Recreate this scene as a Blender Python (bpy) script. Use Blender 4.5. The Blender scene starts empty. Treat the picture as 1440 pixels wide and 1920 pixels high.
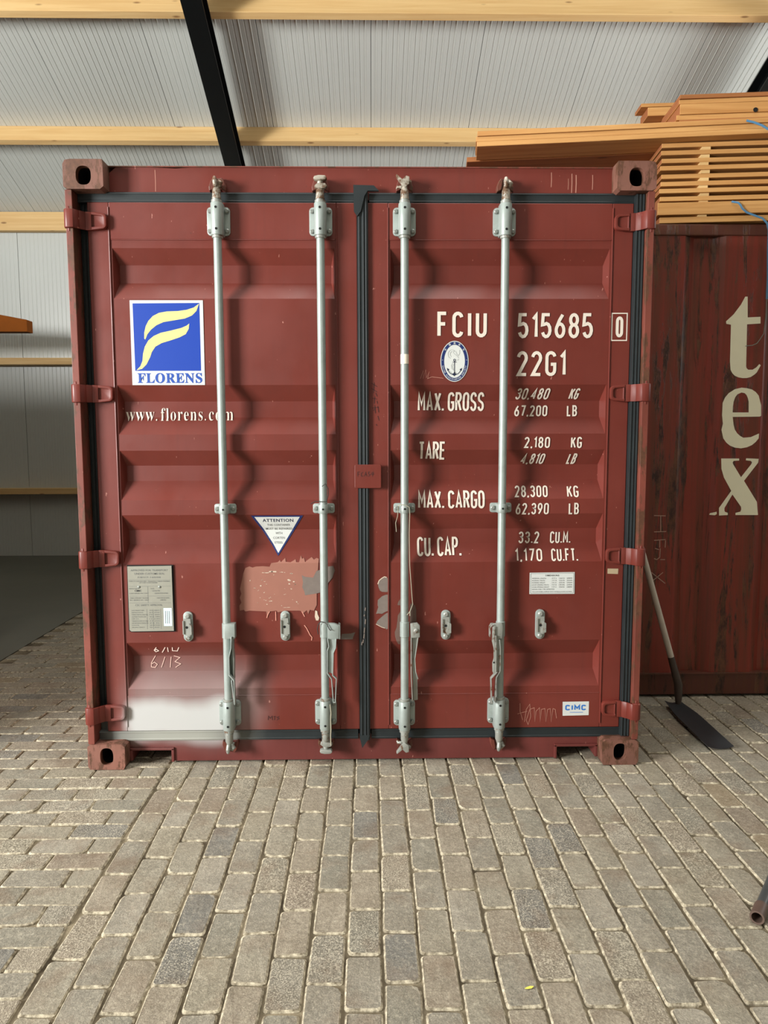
import bpy, bmesh, math, random
from mathutils import Vector, Matrix
from math import pi, sin, cos, tan, radians as RAD

S = bpy.context.scene
COL = S.collection

# ------------------------------------------------------------------ camera
cam_d = bpy.data.cameras.new('camera')
cam_d.sensor_fit = 'VERTICAL'
cam_d.sensor_height = 36.0
cam_d.lens = 1397.47 / 1920.0 * 36.0
cam_d.clip_start = 0.05
camera = bpy.data.objects.new('camera', cam_d)
COL.objects.link(camera)
CAM = Vector((0.0355, -3.1857, 1.4531))
YAW, PITCH, ROLL = RAD(0.9438), RAD(5.619), RAD(-0.1473)
_f = Vector((sin(YAW) * cos(PITCH), cos(YAW) * cos(PITCH), -sin(PITCH)))
_r0 = Vector((cos(YAW), -sin(YAW), 0))
_u0 = _r0.cross(_f)
_r = _r0 * cos(ROLL) + _u0 * sin(ROLL)
_u = -_r0 * sin(ROLL) + _u0 * cos(ROLL)
M3 = Matrix((_r, _u, -_f)).transposed()
camera.matrix_world = Matrix.Translation(CAM) @ M3.to_4x4()
S.camera = camera

def in_view(q, margin=0.03):
    d = Vector(q) - CAM
    k = d.dot(_f)
    if k < 0.1:
        return False
    x = d.dot(_r) / k * 1397.47 / 720.0
    y = d.dot(_u) / k * 1397.47 / 960.0
    return abs(x) < 1 + margin and abs(y) < 1 + margin

# ------------------------------------------------------------------ light
W = bpy.data.worlds.new('overcast_sky')
S.world = W
W.use_nodes = True
_bg = W.node_tree.nodes['Background']
_bg.inputs[0].default_value = (0.86, 0.93, 1.0, 1)
_bg.inputs[1].default_value = WORLD_STRENGTH = 0.16

def area(name, loc, target, sx, sy, power, color):
    l = bpy.data.lights.new(name, 'AREA')
    l.shape = 'RECTANGLE'
    l.size, l.size_y = sx, sy
    l.energy = power
    l.color = color
    o = bpy.data.objects.new(name, l)
    COL.objects.link(o)
    o.location = loc
    o.rotation_euler = (Vector(target) - Vector(loc)).to_track_quat('-Z', 'Y').to_euler()
    return o

# daylight through the big door opening on the left, ahead of the containers
area('doorway_daylight', (-6.9, -4.4, 2.6), (0, 0, 1.25), 1.9, 2.3, 1850, (1.0, 0.995, 0.97))
# added fill lamp low outside that door, brightening the roof underside
area('ceiling_fill_lamp', (-6.4, -6.8, 0.15), (-3.6, 1.0, 6.0), 4.5, 2.4, 200, (1.0, 0.99, 0.96))
# added overhead fill lamp for the floor, spread narrowed to spare the walls
rl = area('overhead_fill_lamp', (-0.4, -0.55, 6.0), (-0.4, -0.35, 0), 5.0, 0.9, 66, (1.0, 0.98, 0.94))
rl.data.spread = RAD(80)
# high gable window on the right
area('gable_window_daylight', (7.9, 1.6, 3.3), (3.0, 3.5, 5.2), 2.4, 1.6, 560, (1.0, 1.0, 1.0))

S.view_settings.view_transform = 'Standard'
S.view_settings.look = 'None'
S.view_settings.gamma = 1.0
S.view_settings.use_curve_mapping = False
S.view_settings.exposure = -0.5

# ------------------------------------------------------------------ helpers
def lin(r, g=None, b=None):
    if isinstance(r, (tuple, list)):
        r, g, b = r
    f = lambda c: (c / 255 / 12.92) if c / 255 <= 0.04045 else ((c / 255 + 0.055) / 1.055) ** 2.4
    return (f(r), f(g), f(b), 1)

class MB:
    def __init__(s):
        s.v, s.f, s.m, s.r = [], [], [], []
    def add(s, vs, fs, mi=0):
        n = len(s.v)
        s.r.append((n, len(s.f)))
        s.v += [tuple(p) for p in vs]
        s.f += [tuple(i + n for i in f) for f in fs]
        s.m += [mi] * len(fs)
        return s
    def box(s, x0, x1, y0, y1, z0, z1, mi=0):
        vs = [(x, y, z) for z in (z0, z1) for y in (y0, y1) for x in (x0, x1)]
        return s.add(vs, [(0, 2, 3, 1), (4, 5, 7, 6), (0, 1, 5, 4), (2, 6, 7, 3), (0, 4, 6, 2), (1, 3, 7, 5)], mi)
    def prism(s, pts, y0, y1, mi=0, axis='y'):
        """outline of (x,z) points extruded in y (or (y,z) in x, (x,y) in z)"""
        n = len(pts)
        if axis == 'y':
            c = lambda a, b, t: (a, t, b)
        elif axis == 'x':
            c = lambda a, b, t: (t, a, b)
        else:
            c = lambda a, b, t: (a, b, t)
        vs = [c(a, b, y0) for a, b in pts] + [c(a, b, y1) for a, b in pts]
        fs = [tuple(range(n)), tuple(range(2 * n - 1, n - 1, -1))]
        fs += [(i, (i + 1) % n, n + (i + 1) % n, n + i) for i in range(n)]
        return s.add(vs, fs, mi)
    def lathe(s, prof, c, axis='z', n=16, mi=0, caps=True):
        """prof: (radius, t) along axis through point c"""
        vs = []
        for r, t in prof:
            for i in range(n):
                a = 2 * pi * i / n
                u, w = r * cos(a), r * sin(a)
                if axis == 'z': vs.append((c[0] + u, c[1] + w, c[2] + t))
                elif axis == 'y': vs.append((c[0] + u, c[1] + t, c[2] + w))
                else: vs.append((c[0] + t, c[1] + u, c[2] + w))
        fs = []
        for k in range(len(prof) - 1):
            for i in range(n):
                j = (i + 1) % n
                fs.append((k * n + i, k * n + j, (k + 1) * n + j, (k + 1) * n + i))
        if caps:
            fs.append(tuple(range(n)))
            fs.append(tuple(range(len(prof) * n - 1, (len(prof) - 1) * n - 1, -1)))
        return s.add(vs, fs, mi)
    def tube(s, path, r, n=8, mi=0, caps=True):
        pts = [Vector(p) for p in path]
        rr = r if isinstance(r, (list, tuple)) else [r] * len(pts)
        vs = []
        up = None
        for i, p in enumerate(pts):
            d = (pts[min(i + 1, len(pts) - 1)] - pts[max(i - 1, 0)]).normalized()
            if up is None:
                up = d.orthogonal().normalized()
            up = (up - d * up.dot(d)).normalized()
            w = d.cross(up)
            for k in range(n):
                a = 2 * pi * k / n
                vs.append(p + (up * cos(a) + w * sin(a)) * rr[i])
        fs = []
        for k in range(len(pts) - 1):
            for i in range(n):
                j = (i + 1) % n
                fs.append((k * n + i, k * n + j, (k + 1) * n + j, (k + 1) * n + i))
        if caps:
            fs.append(tuple(range(n)))
            fs.append(tuple(range(len(pts) * n - 1, (len(pts) - 1) * n - 1, -1)))
        return s.add(vs, fs, mi)
    def pieces(s, name, mats, parent=None, **k):
        """every separate shape gathered here becomes an object of its own"""
        out = []
        for (v0, v1, f0, f1) in s.runs():
            q = MB()
            q.v = s.v[v0:v1]
            q.f = [tuple(i - v0 for i in f) for f in s.f[f0:f1]]
            q.m = s.m[f0:f1]
            out.append(q.build(name, mats, parent, **k))
        return out
    def runs(s):
        r = s.r + [(len(s.v), len(s.f))]
        return [(r[i][0], r[i + 1][0], r[i][1], r[i + 1][1]) for i in range(len(s.r))]
    def build(s, name, mats, parent=None, smooth=False, bevel=0, seg=2, label=None, angle=35):
        me = bpy.data.meshes.new(name)
        me.from_pydata(s.v, [], s.f)
        me.validate()
        bm = bmesh.new()
        bm.from_mesh(me)
        bmesh.ops.recalc_face_normals(bm, faces=bm.faces)
        if bevel:
            es = [e for e in bm.edges if len(e.link_faces) == 2 and e.calc_face_angle(0) > RAD(angle)]
            bmesh.ops.bevel(bm, geom=es, offset=bevel, segments=seg, affect='EDGES', clamp_overlap=True, profile=0.5)
        bm.to_mesh(me)
        bm.free()
        if not isinstance(mats, (list, tuple)):
            mats = [mats]
        for m in mats:
            me.materials.append(m)
        if len(mats) > 1 and not bevel:
            for p_, mi in zip(me.polygons, s.m):
                p_.material_index = mi
        if smooth:
            me.shade_smooth()
            me.set_sharp_from_angle(angle=RAD(angle))
        return link(name, me, parent, label)

def link(name, data, parent=None, label=None):
    o = bpy.data.objects.new(name, data)
    COL.objects.link(o)
    if parent is not None:
        o.parent = parent
    if label:
        o['label'] = label
    return o

def tag(o, label=None, cat=None, group=None, kind=None):
    if label: o['label'] = label
    if cat: o['category'] = cat
    if group: o['group'] = group
    if kind: o['kind'] = kind
    return o

def copy_tree(o, parent=None):
    c = o.copy()
    COL.objects.link(c)
    if parent is not None:
        c.parent = parent
    for ch in list(o.children):
        copy_tree(ch, c)
    return c

# ------------------------------------------------------------------ materials
class NT:
    def __init__(s, name, rough=0.5, metal=0.0, spec=0.5):
        s.m = bpy.data.materials.new(name)
        s.m.use_nodes = True
        s.t = s.m.node_tree
        s.b = s.t.nodes['Principled BSDF']
        s.b.inputs['Roughness'].default_value = rough
        s.b.inputs['Metallic'].default_value = metal
        s.b.inputs['Specular IOR Level'].default_value = spec
        s._co = None
    def n(s, t, **k):
        x = s.t.nodes.new(t)
        for a, v in k.items():
            setattr(x, a, v)
        return x
    def l(s, a, b):
        s.t.links.new(a, b)
    def val(s, sock, v):
        if isinstance(v, bpy.types.NodeSocket): s.l(v, sock)
        else: sock.default_value = v
    def co(s):
        if s._co is None:
            s._co = s.n('ShaderNodeTexCoord').outputs['Object']
        return s._co
    def mapped(s, scale=(1, 1, 1), loc=(0, 0, 0), src=None):
        m = s.n('ShaderNodeMapping')
        m.inputs['Scale'].default_value = scale
        m.inputs['Location'].default_value = loc
        s.l(src or s.co(), m.inputs['Vector'])
        return m.outputs[0]
    def noise(s, scale, detail=4, rough=0.55, stretch=(1, 1, 1), loc=(0, 0, 0), src=None, dist=0.0):
        x = s.n('ShaderNodeTexNoise')
        x.inputs['Scale'].default_value = scale
        x.inputs['Detail'].default_value = detail
        x.inputs['Roughness'].default_value = rough
        x.inputs['Distortion'].default_value = dist
        s.l(s.mapped(stretch, loc, src), x.inputs['Vector'])
        return x.outputs['Fac']
    def ramp(s, fac, stops, interp='LINEAR'):
        x = s.n('ShaderNodeValToRGB')
        cr = x.color_ramp
        cr.interpolation = interp
        while len(cr.elements) < len(stops):
            cr.elements.new(0.5)
        for e, (p_, c) in zip(cr.elements, stops):
            e.position = p_
            e.color = c if isinstance(c, (tuple, list)) else (c, c, c, 1)
        s.l(fac, x.inputs[0])
        return x.outputs[0]
    def mix(s, fac, a, b, mode='MIX'):
        x = s.n('ShaderNodeMix', data_type='RGBA', blend_type=mode)
        s.val(x.inputs[0], fac)
        s.val(x.inputs[6], a)
        s.val(x.inputs[7], b)
        return x.outputs[2]
    def math(s, op, a, b=0.0, clamp=False):
        x = s.n('ShaderNodeMath', operation=op, use_clamp=clamp)
        s.val(x.inputs[0], a)
        s.val(x.inputs[1], b)
        return x.outputs[0]
    def bump(s, h, strength=0.3, dist=0.002):
        x = s.n('ShaderNodeBump')
        x.inputs['Strength'].default_value = strength
        x.inputs['Distance'].default_value = dist
        s.l(h, x.inputs['Height'])
        s.l(x.outputs[0], s.b.inputs['Normal'])
    def color(s, c):
        s.val(s.b.inputs['Base Color'], c)
        return s

def flat(name, rgb, rough=0.5, metal=0.0, spec=0.5, var=0.0, vscale=8):
    t = NT(name, rough, metal, spec)
    c = lin(*rgb)
    if var:
        d = tuple(x * (1 - var) for x in c[:3]) + (1,)
        t.color(t.mix(t.noise(vscale, 5), d, c))
    else:
        t.color(c)
    return t.m

def make_paint(name, base, dark, rust_amt=0.0, pale_patch=False, rough=0.45):
    t = NT(name, rough, 0, 0.4)
    c = t.mix(t.ramp(t.noise(2.2, 5, 0.6), [(0.3, 0.0), (0.7, 1.0)]), lin(*dark), lin(*base))
    # faint vertical run marks
    run = t.ramp(t.noise(3, 4, 0.6, stretch=(16, 16, 0.7)), [(0.52, 0.0), (0.75, 1.0)])
    c = t.mix(t.math('MULTIPLY', run, 0.16), c, lin(70, 40, 34))
    # small chips and scuffs
    chip = t.ramp(t.noise(45, 3, 0.7, stretch=(1, 1, 0.6)), [(0.735, 0.0), (0.75, 1.0)])
    c = t.mix(t.math('MULTIPLY', chip, 0.55), c, lin(70, 38, 30))
    pale = t.ramp(t.noise(30, 2, 0.6, loc=(5, 3, 2), stretch=(2.4, 1, 1)), [(0.74, 0.0), (0.76, 1.0)])
    c = t.mix(t.math('MULTIPLY', pale, 0.5), c, lin(208, 150, 135))
    if rust_amt:
        r = t.ramp(t.noise(14, 6, 0.75, stretch=(1, 1, 0.35)), [(0.62 - rust_amt, 0.0), (0.67 - rust_amt, 1.0)])
        rc = t.mix(t.noise(60, 4), lin(58, 38, 28), lin(112, 74, 54))
        c = t.mix(r, c, rc)
    if pale_patch:
        # pale grey patch blended in low on the left-hand door
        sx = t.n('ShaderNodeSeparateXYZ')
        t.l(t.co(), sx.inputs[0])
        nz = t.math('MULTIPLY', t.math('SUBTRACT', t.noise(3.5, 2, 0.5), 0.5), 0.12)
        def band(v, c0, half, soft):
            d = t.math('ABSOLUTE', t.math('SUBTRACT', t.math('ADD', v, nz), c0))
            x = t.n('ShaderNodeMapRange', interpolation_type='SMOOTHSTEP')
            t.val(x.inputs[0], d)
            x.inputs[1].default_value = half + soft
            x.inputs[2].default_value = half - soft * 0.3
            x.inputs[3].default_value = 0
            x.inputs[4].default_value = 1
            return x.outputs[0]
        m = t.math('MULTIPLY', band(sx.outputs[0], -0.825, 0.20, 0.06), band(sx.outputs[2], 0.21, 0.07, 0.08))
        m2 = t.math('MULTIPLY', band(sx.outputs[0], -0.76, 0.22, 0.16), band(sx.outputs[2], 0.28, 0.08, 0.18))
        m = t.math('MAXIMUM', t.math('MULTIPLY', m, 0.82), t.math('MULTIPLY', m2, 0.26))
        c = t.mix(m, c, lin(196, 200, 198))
    t.color(c)
    rr = t.ramp(t.noise(5, 3), [(0.3, rough - 0.08), (0.7, rough + 0.12)])
    t.l(rr, t.b.inputs['Roughness'])
    t.bump(t.noise(6, 3, 0.5), 0.25, 0.004)
    return t.m

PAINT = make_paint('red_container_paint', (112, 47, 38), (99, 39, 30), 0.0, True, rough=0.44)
POST = make_paint('worn_red_post_paint', (132, 70, 58), (100, 50, 40), 0.11)
CAST = make_paint('rusted_corner_casting_paint', (138, 92, 78), (100, 68, 56), 0.14, rough=0.6)
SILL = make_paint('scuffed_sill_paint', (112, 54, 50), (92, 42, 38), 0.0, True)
KEEP = make_paint('keeper_paint', (110, 56, 44), (84, 44, 36), 0.1)

def _rubber():
    t = NT('black_rubber_seal', 0.5, 0, 0.4)
    c = t.mix(t.noise(9, 5, 0.6), lin(22, 27, 29), lin(42, 49, 51))
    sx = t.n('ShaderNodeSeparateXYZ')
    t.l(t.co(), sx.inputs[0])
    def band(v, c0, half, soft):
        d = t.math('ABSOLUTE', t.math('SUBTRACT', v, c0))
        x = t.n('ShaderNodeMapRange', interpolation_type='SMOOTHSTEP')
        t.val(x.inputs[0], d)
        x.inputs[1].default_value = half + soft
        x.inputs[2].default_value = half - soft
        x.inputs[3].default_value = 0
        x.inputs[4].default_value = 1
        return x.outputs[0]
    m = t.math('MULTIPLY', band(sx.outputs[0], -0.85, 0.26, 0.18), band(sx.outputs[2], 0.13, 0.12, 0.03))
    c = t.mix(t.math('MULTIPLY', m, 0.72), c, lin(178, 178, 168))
    t.color(c)
    return t.m
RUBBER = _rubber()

def _galv(name, a, b, rust=0.0):
    t = NT(name, 0.42, 0.25, 0.5)
    c = t.mix(t.noise(26, 5, 0.65), lin(*a), lin(*b))
    c = t.mix(t.math('MULTIPLY', t.ramp(t.noise(7, 5, 0.7), [(0.5, 0.0), (0.75, 1.0)]), 0.35), c, lin(122, 122, 112))
    if rust:
        c = t.mix(t.ramp(t.noise(20, 5, 0.7), [(0.62 - rust, 0.0), (0.70 - rust, 1.0)]), c, lin(104, 78, 58))
    t.color(c)
    t.bump(t.noise(80, 3), 0.15, 0.001)
    return t.m
GALV = _galv('galvanised_steel', (142, 152, 148), (168, 177, 172))
GALV_W = _galv('weathered_galvanised_steel', (136, 140, 134), (166, 167, 159), 0.06)
GALV_R = _galv('rust_flecked_galvanised_steel', (154, 144, 130), (188, 182, 168), 0.16)
BOLT = flat('dull_bolt_head', (148, 152, 146), 0.45, 0.4, var=0.3, vscale=40)
HOLE = flat('dark_hole', (8, 8, 8), 0.9)
WHITE = flat('cream_stencil_paint', (222, 211, 197), 0.55, var=0.06, vscale=30)
CREAM = flat('cream_vinyl_lettering', (250, 243, 212), 0.5, var=0.08, vscale=14)
STICK = flat('white_sticker', (208, 211, 207), 0.4, var=0.04, vscale=20)
BLUE = flat('royal_blue_vinyl', (8, 58, 158), 0.4)
NAVY = flat('navy_print', (24, 42, 96), 0.45)
YELLOW = flat('pale_yellow_vinyl', (214, 204, 132), 0.45)
INK = flat('grey_print', (92, 94, 92), 0.6)
INKD = flat('black_print', (36, 36, 40), 0.6)
LBLUE = flat('bright_blue_print', (40, 110, 190), 0.5)
PLATE = flat('aged_aluminium_plate', (148, 147, 134), 0.5, 0.1, var=0.16, vscale=22)
PATCH = flat('pink_primer_patch', (152, 100, 84), 0.7, var=0.14, vscale=22)
GREYP = flat('grey_adhesive_residue', (124, 112, 104), 0.8, var=0.3, vscale=60)
FLAKE = flat('pale_paper_flakes', (200, 182, 162), 0.8)
CHALK = flat('white_chalk', (222, 186, 172), 0.9)
SCR = flat('scratch_pale', (176, 122, 106), 0.8)
MARK = flat('dark_marker', (62, 26, 22), 0.8)
TWINE = flat('pale_twine', (160, 154, 134), 0.8)
WIRE = flat('dark_wire', (40, 34, 30), 0.6)
BLACK = flat('black_painted_steel', (16, 19, 20), 0.35, 0.0, 0.5, var=0.3, vscale=6)
DARKIN = flat('dark_container_interior', (24, 18, 16), 0.9)
TAPE = flat('beige_tape', (176, 158, 128), 0.6)

def _wood(name, a, b, knot, axis='x', gs=1.0):
    t = NT(name, 0.6, 0, 0.3)
    oi = t.n('ShaderNodeObjectInfo')
    comb = t.n('ShaderNodeVectorMath', operation='ADD')
    sc = t.n('ShaderNodeVectorMath', operation='SCALE')
    cx = t.n('ShaderNodeCombineXYZ')
    t.l(oi.outputs['Random'], cx.inputs[0]); t.l(oi.outputs['Random'], cx.inputs[1]); t.l(oi.outputs['Random'], cx.inputs[2])
    t.l(cx.outputs[0], sc.inputs[0]); sc.inputs[3].default_value = 37.0
    t.l(t.co(), comb.inputs[0]); t.l(sc.outputs[0], comb.inputs[1])
    src = comb.outputs[0]
    st = (0.55, 14 * gs, 14 * gs) if axis == 'x' else (14 * gs, 0.55, 14 * gs)
    g = t.noise(2.2, 6, 0.6, stretch=st, src=src, dist=0.6)
    c = t.mix(t.ramp(g, [(0.3, 0.0), (0.7, 1.0)]), lin(*b), lin(*a))
    c = t.mix(t.math('MULTIPLY', t.noise(1.7, 4, src=src), 0.35), c, lin(*b))
    st2 = (2.0, 6, 6) if axis == 'x' else (6, 2.0, 6)
    vo = t.n('ShaderNodeTexVoronoi')
    vo.inputs['Scale'].default_value = 1.5
    t.l(t.mapped(st2, src=src), vo.inputs['Vector'])
    k = t.ramp(vo.outputs['Distance'], [(0.06, 1.0), (0.13, 0.0)])
    c = t.mix(t.math('MULTIPLY', k, 0.75), c, lin(*knot))
    t.color(c)
    t.bump(g, 0.2, 0.002)
    return t.m
PINE = _wood('pine_timber', (230, 198, 142), (212, 172, 114), (120, 76, 40))
ORANGE = _wood('orange_brown_board', (218, 170, 108), (182, 128, 72), (100, 58, 32))
ORANGE_D = _wood('dark_brown_board', (176, 116, 68), (140, 88, 50), (66, 36, 20))
ORANGE_END = flat('sawn_board_end', (170, 104, 60), 0.8, var=0.35, vscale=60)
AMBER = flat('orange_lacquered_beam', (150, 82, 22), 0.75, 0.0, 0.15, var=0.35, vscale=9)

def _panel(name, a, b, rough=0.32):
    t = NT(name, rough, 0.0, 0.5)
    t.color(t.mix(t.noise(1.3, 4), lin(*a), lin(*b)))
    return t.m
PANEL = _panel('light_grey_sandwich_panel', (196, 200, 195), (208, 212, 206))
SEAM = flat('dark_panel_seam', (60, 62, 62), 0.6)

def _brick(name, attr):
    t = NT(name, 0.85, 0, 0.25)
    if attr:
        a = t.n('ShaderNodeAttribute', attribute_type='GEOMETRY', attribute_name='tint')
        rnd = a.outputs['Fac']
    else:
        rnd = t.n('ShaderNodeObjectInfo').outputs['Random']
    c = t.ramp(rnd, [(0.0, lin(140, 133, 117)), (0.2, lin(132, 126, 113)), (0.38, lin(141, 130, 113)), (0.56, lin(126, 122, 109)),
                     (0.70, lin(147, 140, 126)), (0.80, lin(130, 116, 100)), (0.87, lin(138, 130, 112)), (0.945, lin(104, 103, 99)), (0.975, lin(140, 123, 97))], 'CONSTANT')
    cx = t.n('ShaderNodeCombineXYZ')
    r9 = t.math('MULTIPLY', rnd, 91.0)
    for i in range(3): t.l(r9, cx.inputs[i])
    ad = t.n('ShaderNodeVectorMath', operation='ADD')
    t.l(t.co(), ad.inputs[0]); t.l(cx.outputs[0], ad.inputs[1])
    src = ad.outputs[0]
    c = t.mix(t.ramp(t.noise(9, 5, 0.65, src=src), [(0.3, 0.0), (0.75, 1.0)]), t.mix(0.28, c, lin(88, 84, 74)), t.mix(0.2, c, lin(190, 182, 164)))
    # exposed aggregate: strong only on some of the stones
    rough_sel = t.ramp(t.math('FRACT', t.math('MULTIPLY', rnd, 7.31)), [(0.76, 0.20), (0.80, 0.62)])
    g = t.noise(210, 2, 0.6, src=src)
    c = t.mix(t.math('MULTIPLY', t.ramp(g, [(0.52, 0.0), (0.66, 1.0)]), rough_sel), c, lin(214, 204, 182))
    c = t.mix(t.math('MULTIPLY', t.ramp(g, [(0.36, 1.0), (0.46, 0.0)]), rough_sel), c, lin(84, 78, 68))
    # all-over speckle, darker blotches
    sp = t.noise(75, 5, 0.75, src=src)
    c = t.mix(t.math('MULTIPLY', t.ramp(sp, [(0.5, 0.0), (0.7, 1.0)]), 0.34), c, lin(206, 196, 172))
    c = t.mix(t.math('MULTIPLY', t.ramp(sp, [(0.32, 1.0), (0.46, 0.0)]), 0.34), c, lin(92, 84, 70))
    rb = t.ramp(t.noise(6, 4, 0.6, loc=(7, 7, 7), src=src), [(0.52, 0.0), (0.7, 1.0)])
    c = t.mix(t.math('MULTIPLY', rb, 0.42), c, lin(116, 92, 72))
    wb = t.noise(2.3, 5, 0.65)
    c = t.mix(t.math('MULTIPLY', t.ramp(wb, [(0.5, 0.0), (0.72, 1.0)]), 0.22), c, lin(120, 104, 82))
    streak = t.ramp(t.noise(5, 5, 0.7, stretch=(2.4, 0.35, 1), dist=1.2), [(0.66, 0.0), (0.74, 1.0)])
    c = t.mix(t.math('MULTIPLY', streak, 0.4), c, lin(206, 198, 180))
    # pale sandy scuffs
    sc_ = t.ramp(t.noise(20, 6, 0.75, loc=(3, 1, 2), src=src), [(0.6, 0.0), (0.72, 1.0)])
    c = t.mix(t.math('MULTIPLY', sc_, 0.4), c, lin(208, 200, 180))
    t.color(c)
    t.bump(t.math('ADD', t.math('MULTIPLY', g, t.math('ADD', rough_sel, 0.2)), t.math('MULTIPLY', t.noise(50, 5, 0.75, src=src), 1.2)), 0.9, 0.003)
    return t.m
BRICK = _brick('clay_paver', False)
BRICKS = _brick('clay_paver_distant', True)

def _edge():
    t = NT('worn_paver_edge', 0.95, 0, 0.2)
    c = t.mix(t.ramp(t.noise(40, 5, 0.7), [(0.35, 0.0), (0.65, 1.0)]), lin(92, 82, 66), lin(206, 195, 170))
    t.color(c)
    t.bump(t.noise(150, 4, 0.7), 0.8, 0.002)
    return t.m
EDGE = _edge()

def _sand():
    t = NT('sandy_joint_bed', 0.95, 0, 0.2)
    c = t.mix(t.ramp(t.noise(6, 4, 0.6), [(0.35, 0.0), (0.65, 1.0)]), lin(66, 57, 44), lin(150, 138, 114))
    c = t.mix(t.math('MULTIPLY', t.noise(160, 3), 0.5), c, lin(104, 94, 78))
    t.color(c)
    t.bump(t.noise(120, 4), 0.6, 0.003)
    return t.m
SAND = _sand()

def _conc():
    t = NT('smooth_concrete', 0.55, 0, 0.4)
    c = t.mix(t.noise(1.1, 6, 0.6), lin(84, 84, 75), lin(112, 111, 101))
    c = t.mix(t.math('MULTIPLY', t.ramp(t.noise(3, 5, 0.7, stretch=(1, 0.3, 1)), [(0.5, 0.0), (0.8, 1.0)]), 0.4), c, lin(90, 88, 78))
    t.color(c)
    return t.m
CONC = _conc()

def _rusty(name, base, dark):
    t = NT(name, 0.42, 0, 0.5)
    c = t.mix(t.noise(1.5, 5, 0.6), lin(*dark), lin(*base))
    run = t.ramp(t.noise(3.2, 5, 0.65, stretch=(8, 8, 0.22), loc=(4, 0, 0)), [(0.42, 0.0), (0.62, 1.0)])
    c = t.mix(t.math('MULTIPLY', run, 0.7), c, lin(92, 52, 32))
    r = t.ramp(t.noise(2.6, 8, 0.78, stretch=(5, 5, 0.42), dist=0.5), [(0.54, 0.0), (0.56, 1.0)])
    rc = t.mix(t.ramp(t.noise(22, 6, 0.7, stretch=(1, 1, 0.5)), [(0.4, 0.0), (0.6, 1.0)]), lin(44, 24, 16), lin(104, 66, 42))
    c = t.mix(t.math('MULTIPLY', r, 0.92), c, rc)
    pl_ = t.ramp(t.noise(9, 6, 0.8, stretch=(3, 3, 0.5), loc=(1, 2, 3)), [(0.70, 0.0), (0.72, 1.0)])
    c = t.mix(t.math('MULTIPLY', pl_, 0.5), c, lin(150, 128, 108))
    t.color(c)
    t.bump(r, 0.5, 0.002)
    return t.m
RUSTY = _rusty('rust_streaked_container_paint', (144, 54, 38), (116, 42, 29))
RUSTY_RAIL = _rusty('rusty_rail_paint', (100, 50, 38), (76, 40, 30))

# ================================================================== SETTING
WY = 6.16            # inner face of the rear wall
ZE, SL = 4.11, 0.381 # eaves height and roof slope
rz = lambda y: ZE + SL * (WY - y)

# ---- floor: sandy bed + concrete slab + pavers
floor = tag(MB().box(-9.5, 9.5, -9.0, 7.0, -0.30, -0.0085).build('floor', SAND), kind='structure')
MB().box(-9.0, -2.425, -6.0, WY, -0.2, -0.001).build('concrete_slab', CONC, floor, label='smooth grey concrete slab')

def brick_outline(rng, L, Wd):
    """irregular tumbled paver outline, long side along y"""
    hx, hy = Wd / 2, L / 2
    pts = []
    for sx, sy in ((1, 1), (-1, 1), (-1, -1), (1, -1)):
        r = rng.uniform(0.006, 0.013) if rng.random() < 0.86 else rng.uniform(0.018, 0.034)
        jx, jy = rng.uniform(-0.002, 0.0015), rng.uniform(-0.003, 0.001)
        cx, cy = sx * (hx + jx - r), sy * (hy + jy - r)
        a0 = {(1, 1): 0, (-1, 1): 90, (-1, -1): 180, (1, -1): 270}[(sx, sy)]
        for k in (0, 45, 90):
            a = RAD(a0 + k)
            pts.append((cx + r * cos(a), cy + r * sin(a)))
    # one wobble point on each long side
    out = []
    for i, p_ in enumerate(pts):
        out.append(p_)
        if i in (2, 8):
            q = pts[(i + 1) % 12]
            w = rng.uniform(-0.0022, 0.0012)
            out.append(((p_[0] + q[0]) / 2 + (w if p_[0] > 0 else -w), (p_[1] + q[1]) / 2))
    return out

def brick_geo(rng, L=0.2025, Wd=0.0980):
    o = brick_outline(rng, L, Wd)
    n = len(o)
    vs = []
    ins = rng.uniform(0.004, 0.006)
    for s_, z in ((0, 0.0), (1, -0.0045), (2, -0.04)):
        for i, (x, y) in enumerate(o):
            k = ins if s_ == 0 else (0.0 if s_ == 1 else 0.0)
            d = math.hypot(x, y)
            zz = z + (rng.uniform(-0.0012, 0.0012) if s_ < 2 else 0)
            vs.append((x - math.copysign(k, x), y - math.copysign(k, y), zz))
    fs = [tuple(range(n))]
    for k in range(2):
        fs += [(k * n + i, (k + 1) * n + i, (k + 1) * n + (i + 1) % n, k * n + (i + 1) % n) for i in range(n)]
    return vs, fs

rng = random.Random(11)
VAR = [brick_geo(rng) for _ in range(20)]
VME = []
for vs, fs in VAR:
    me = bpy.data.meshes.new('brick')
    me.from_pydata(vs, [], fs)
    me.materials.append(BRICK); me.materials.append(EDGE)
    for p_ in me.polygons: p_.material_index = 0 if p_.index == 0 else 1
    VME.append(me)

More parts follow.
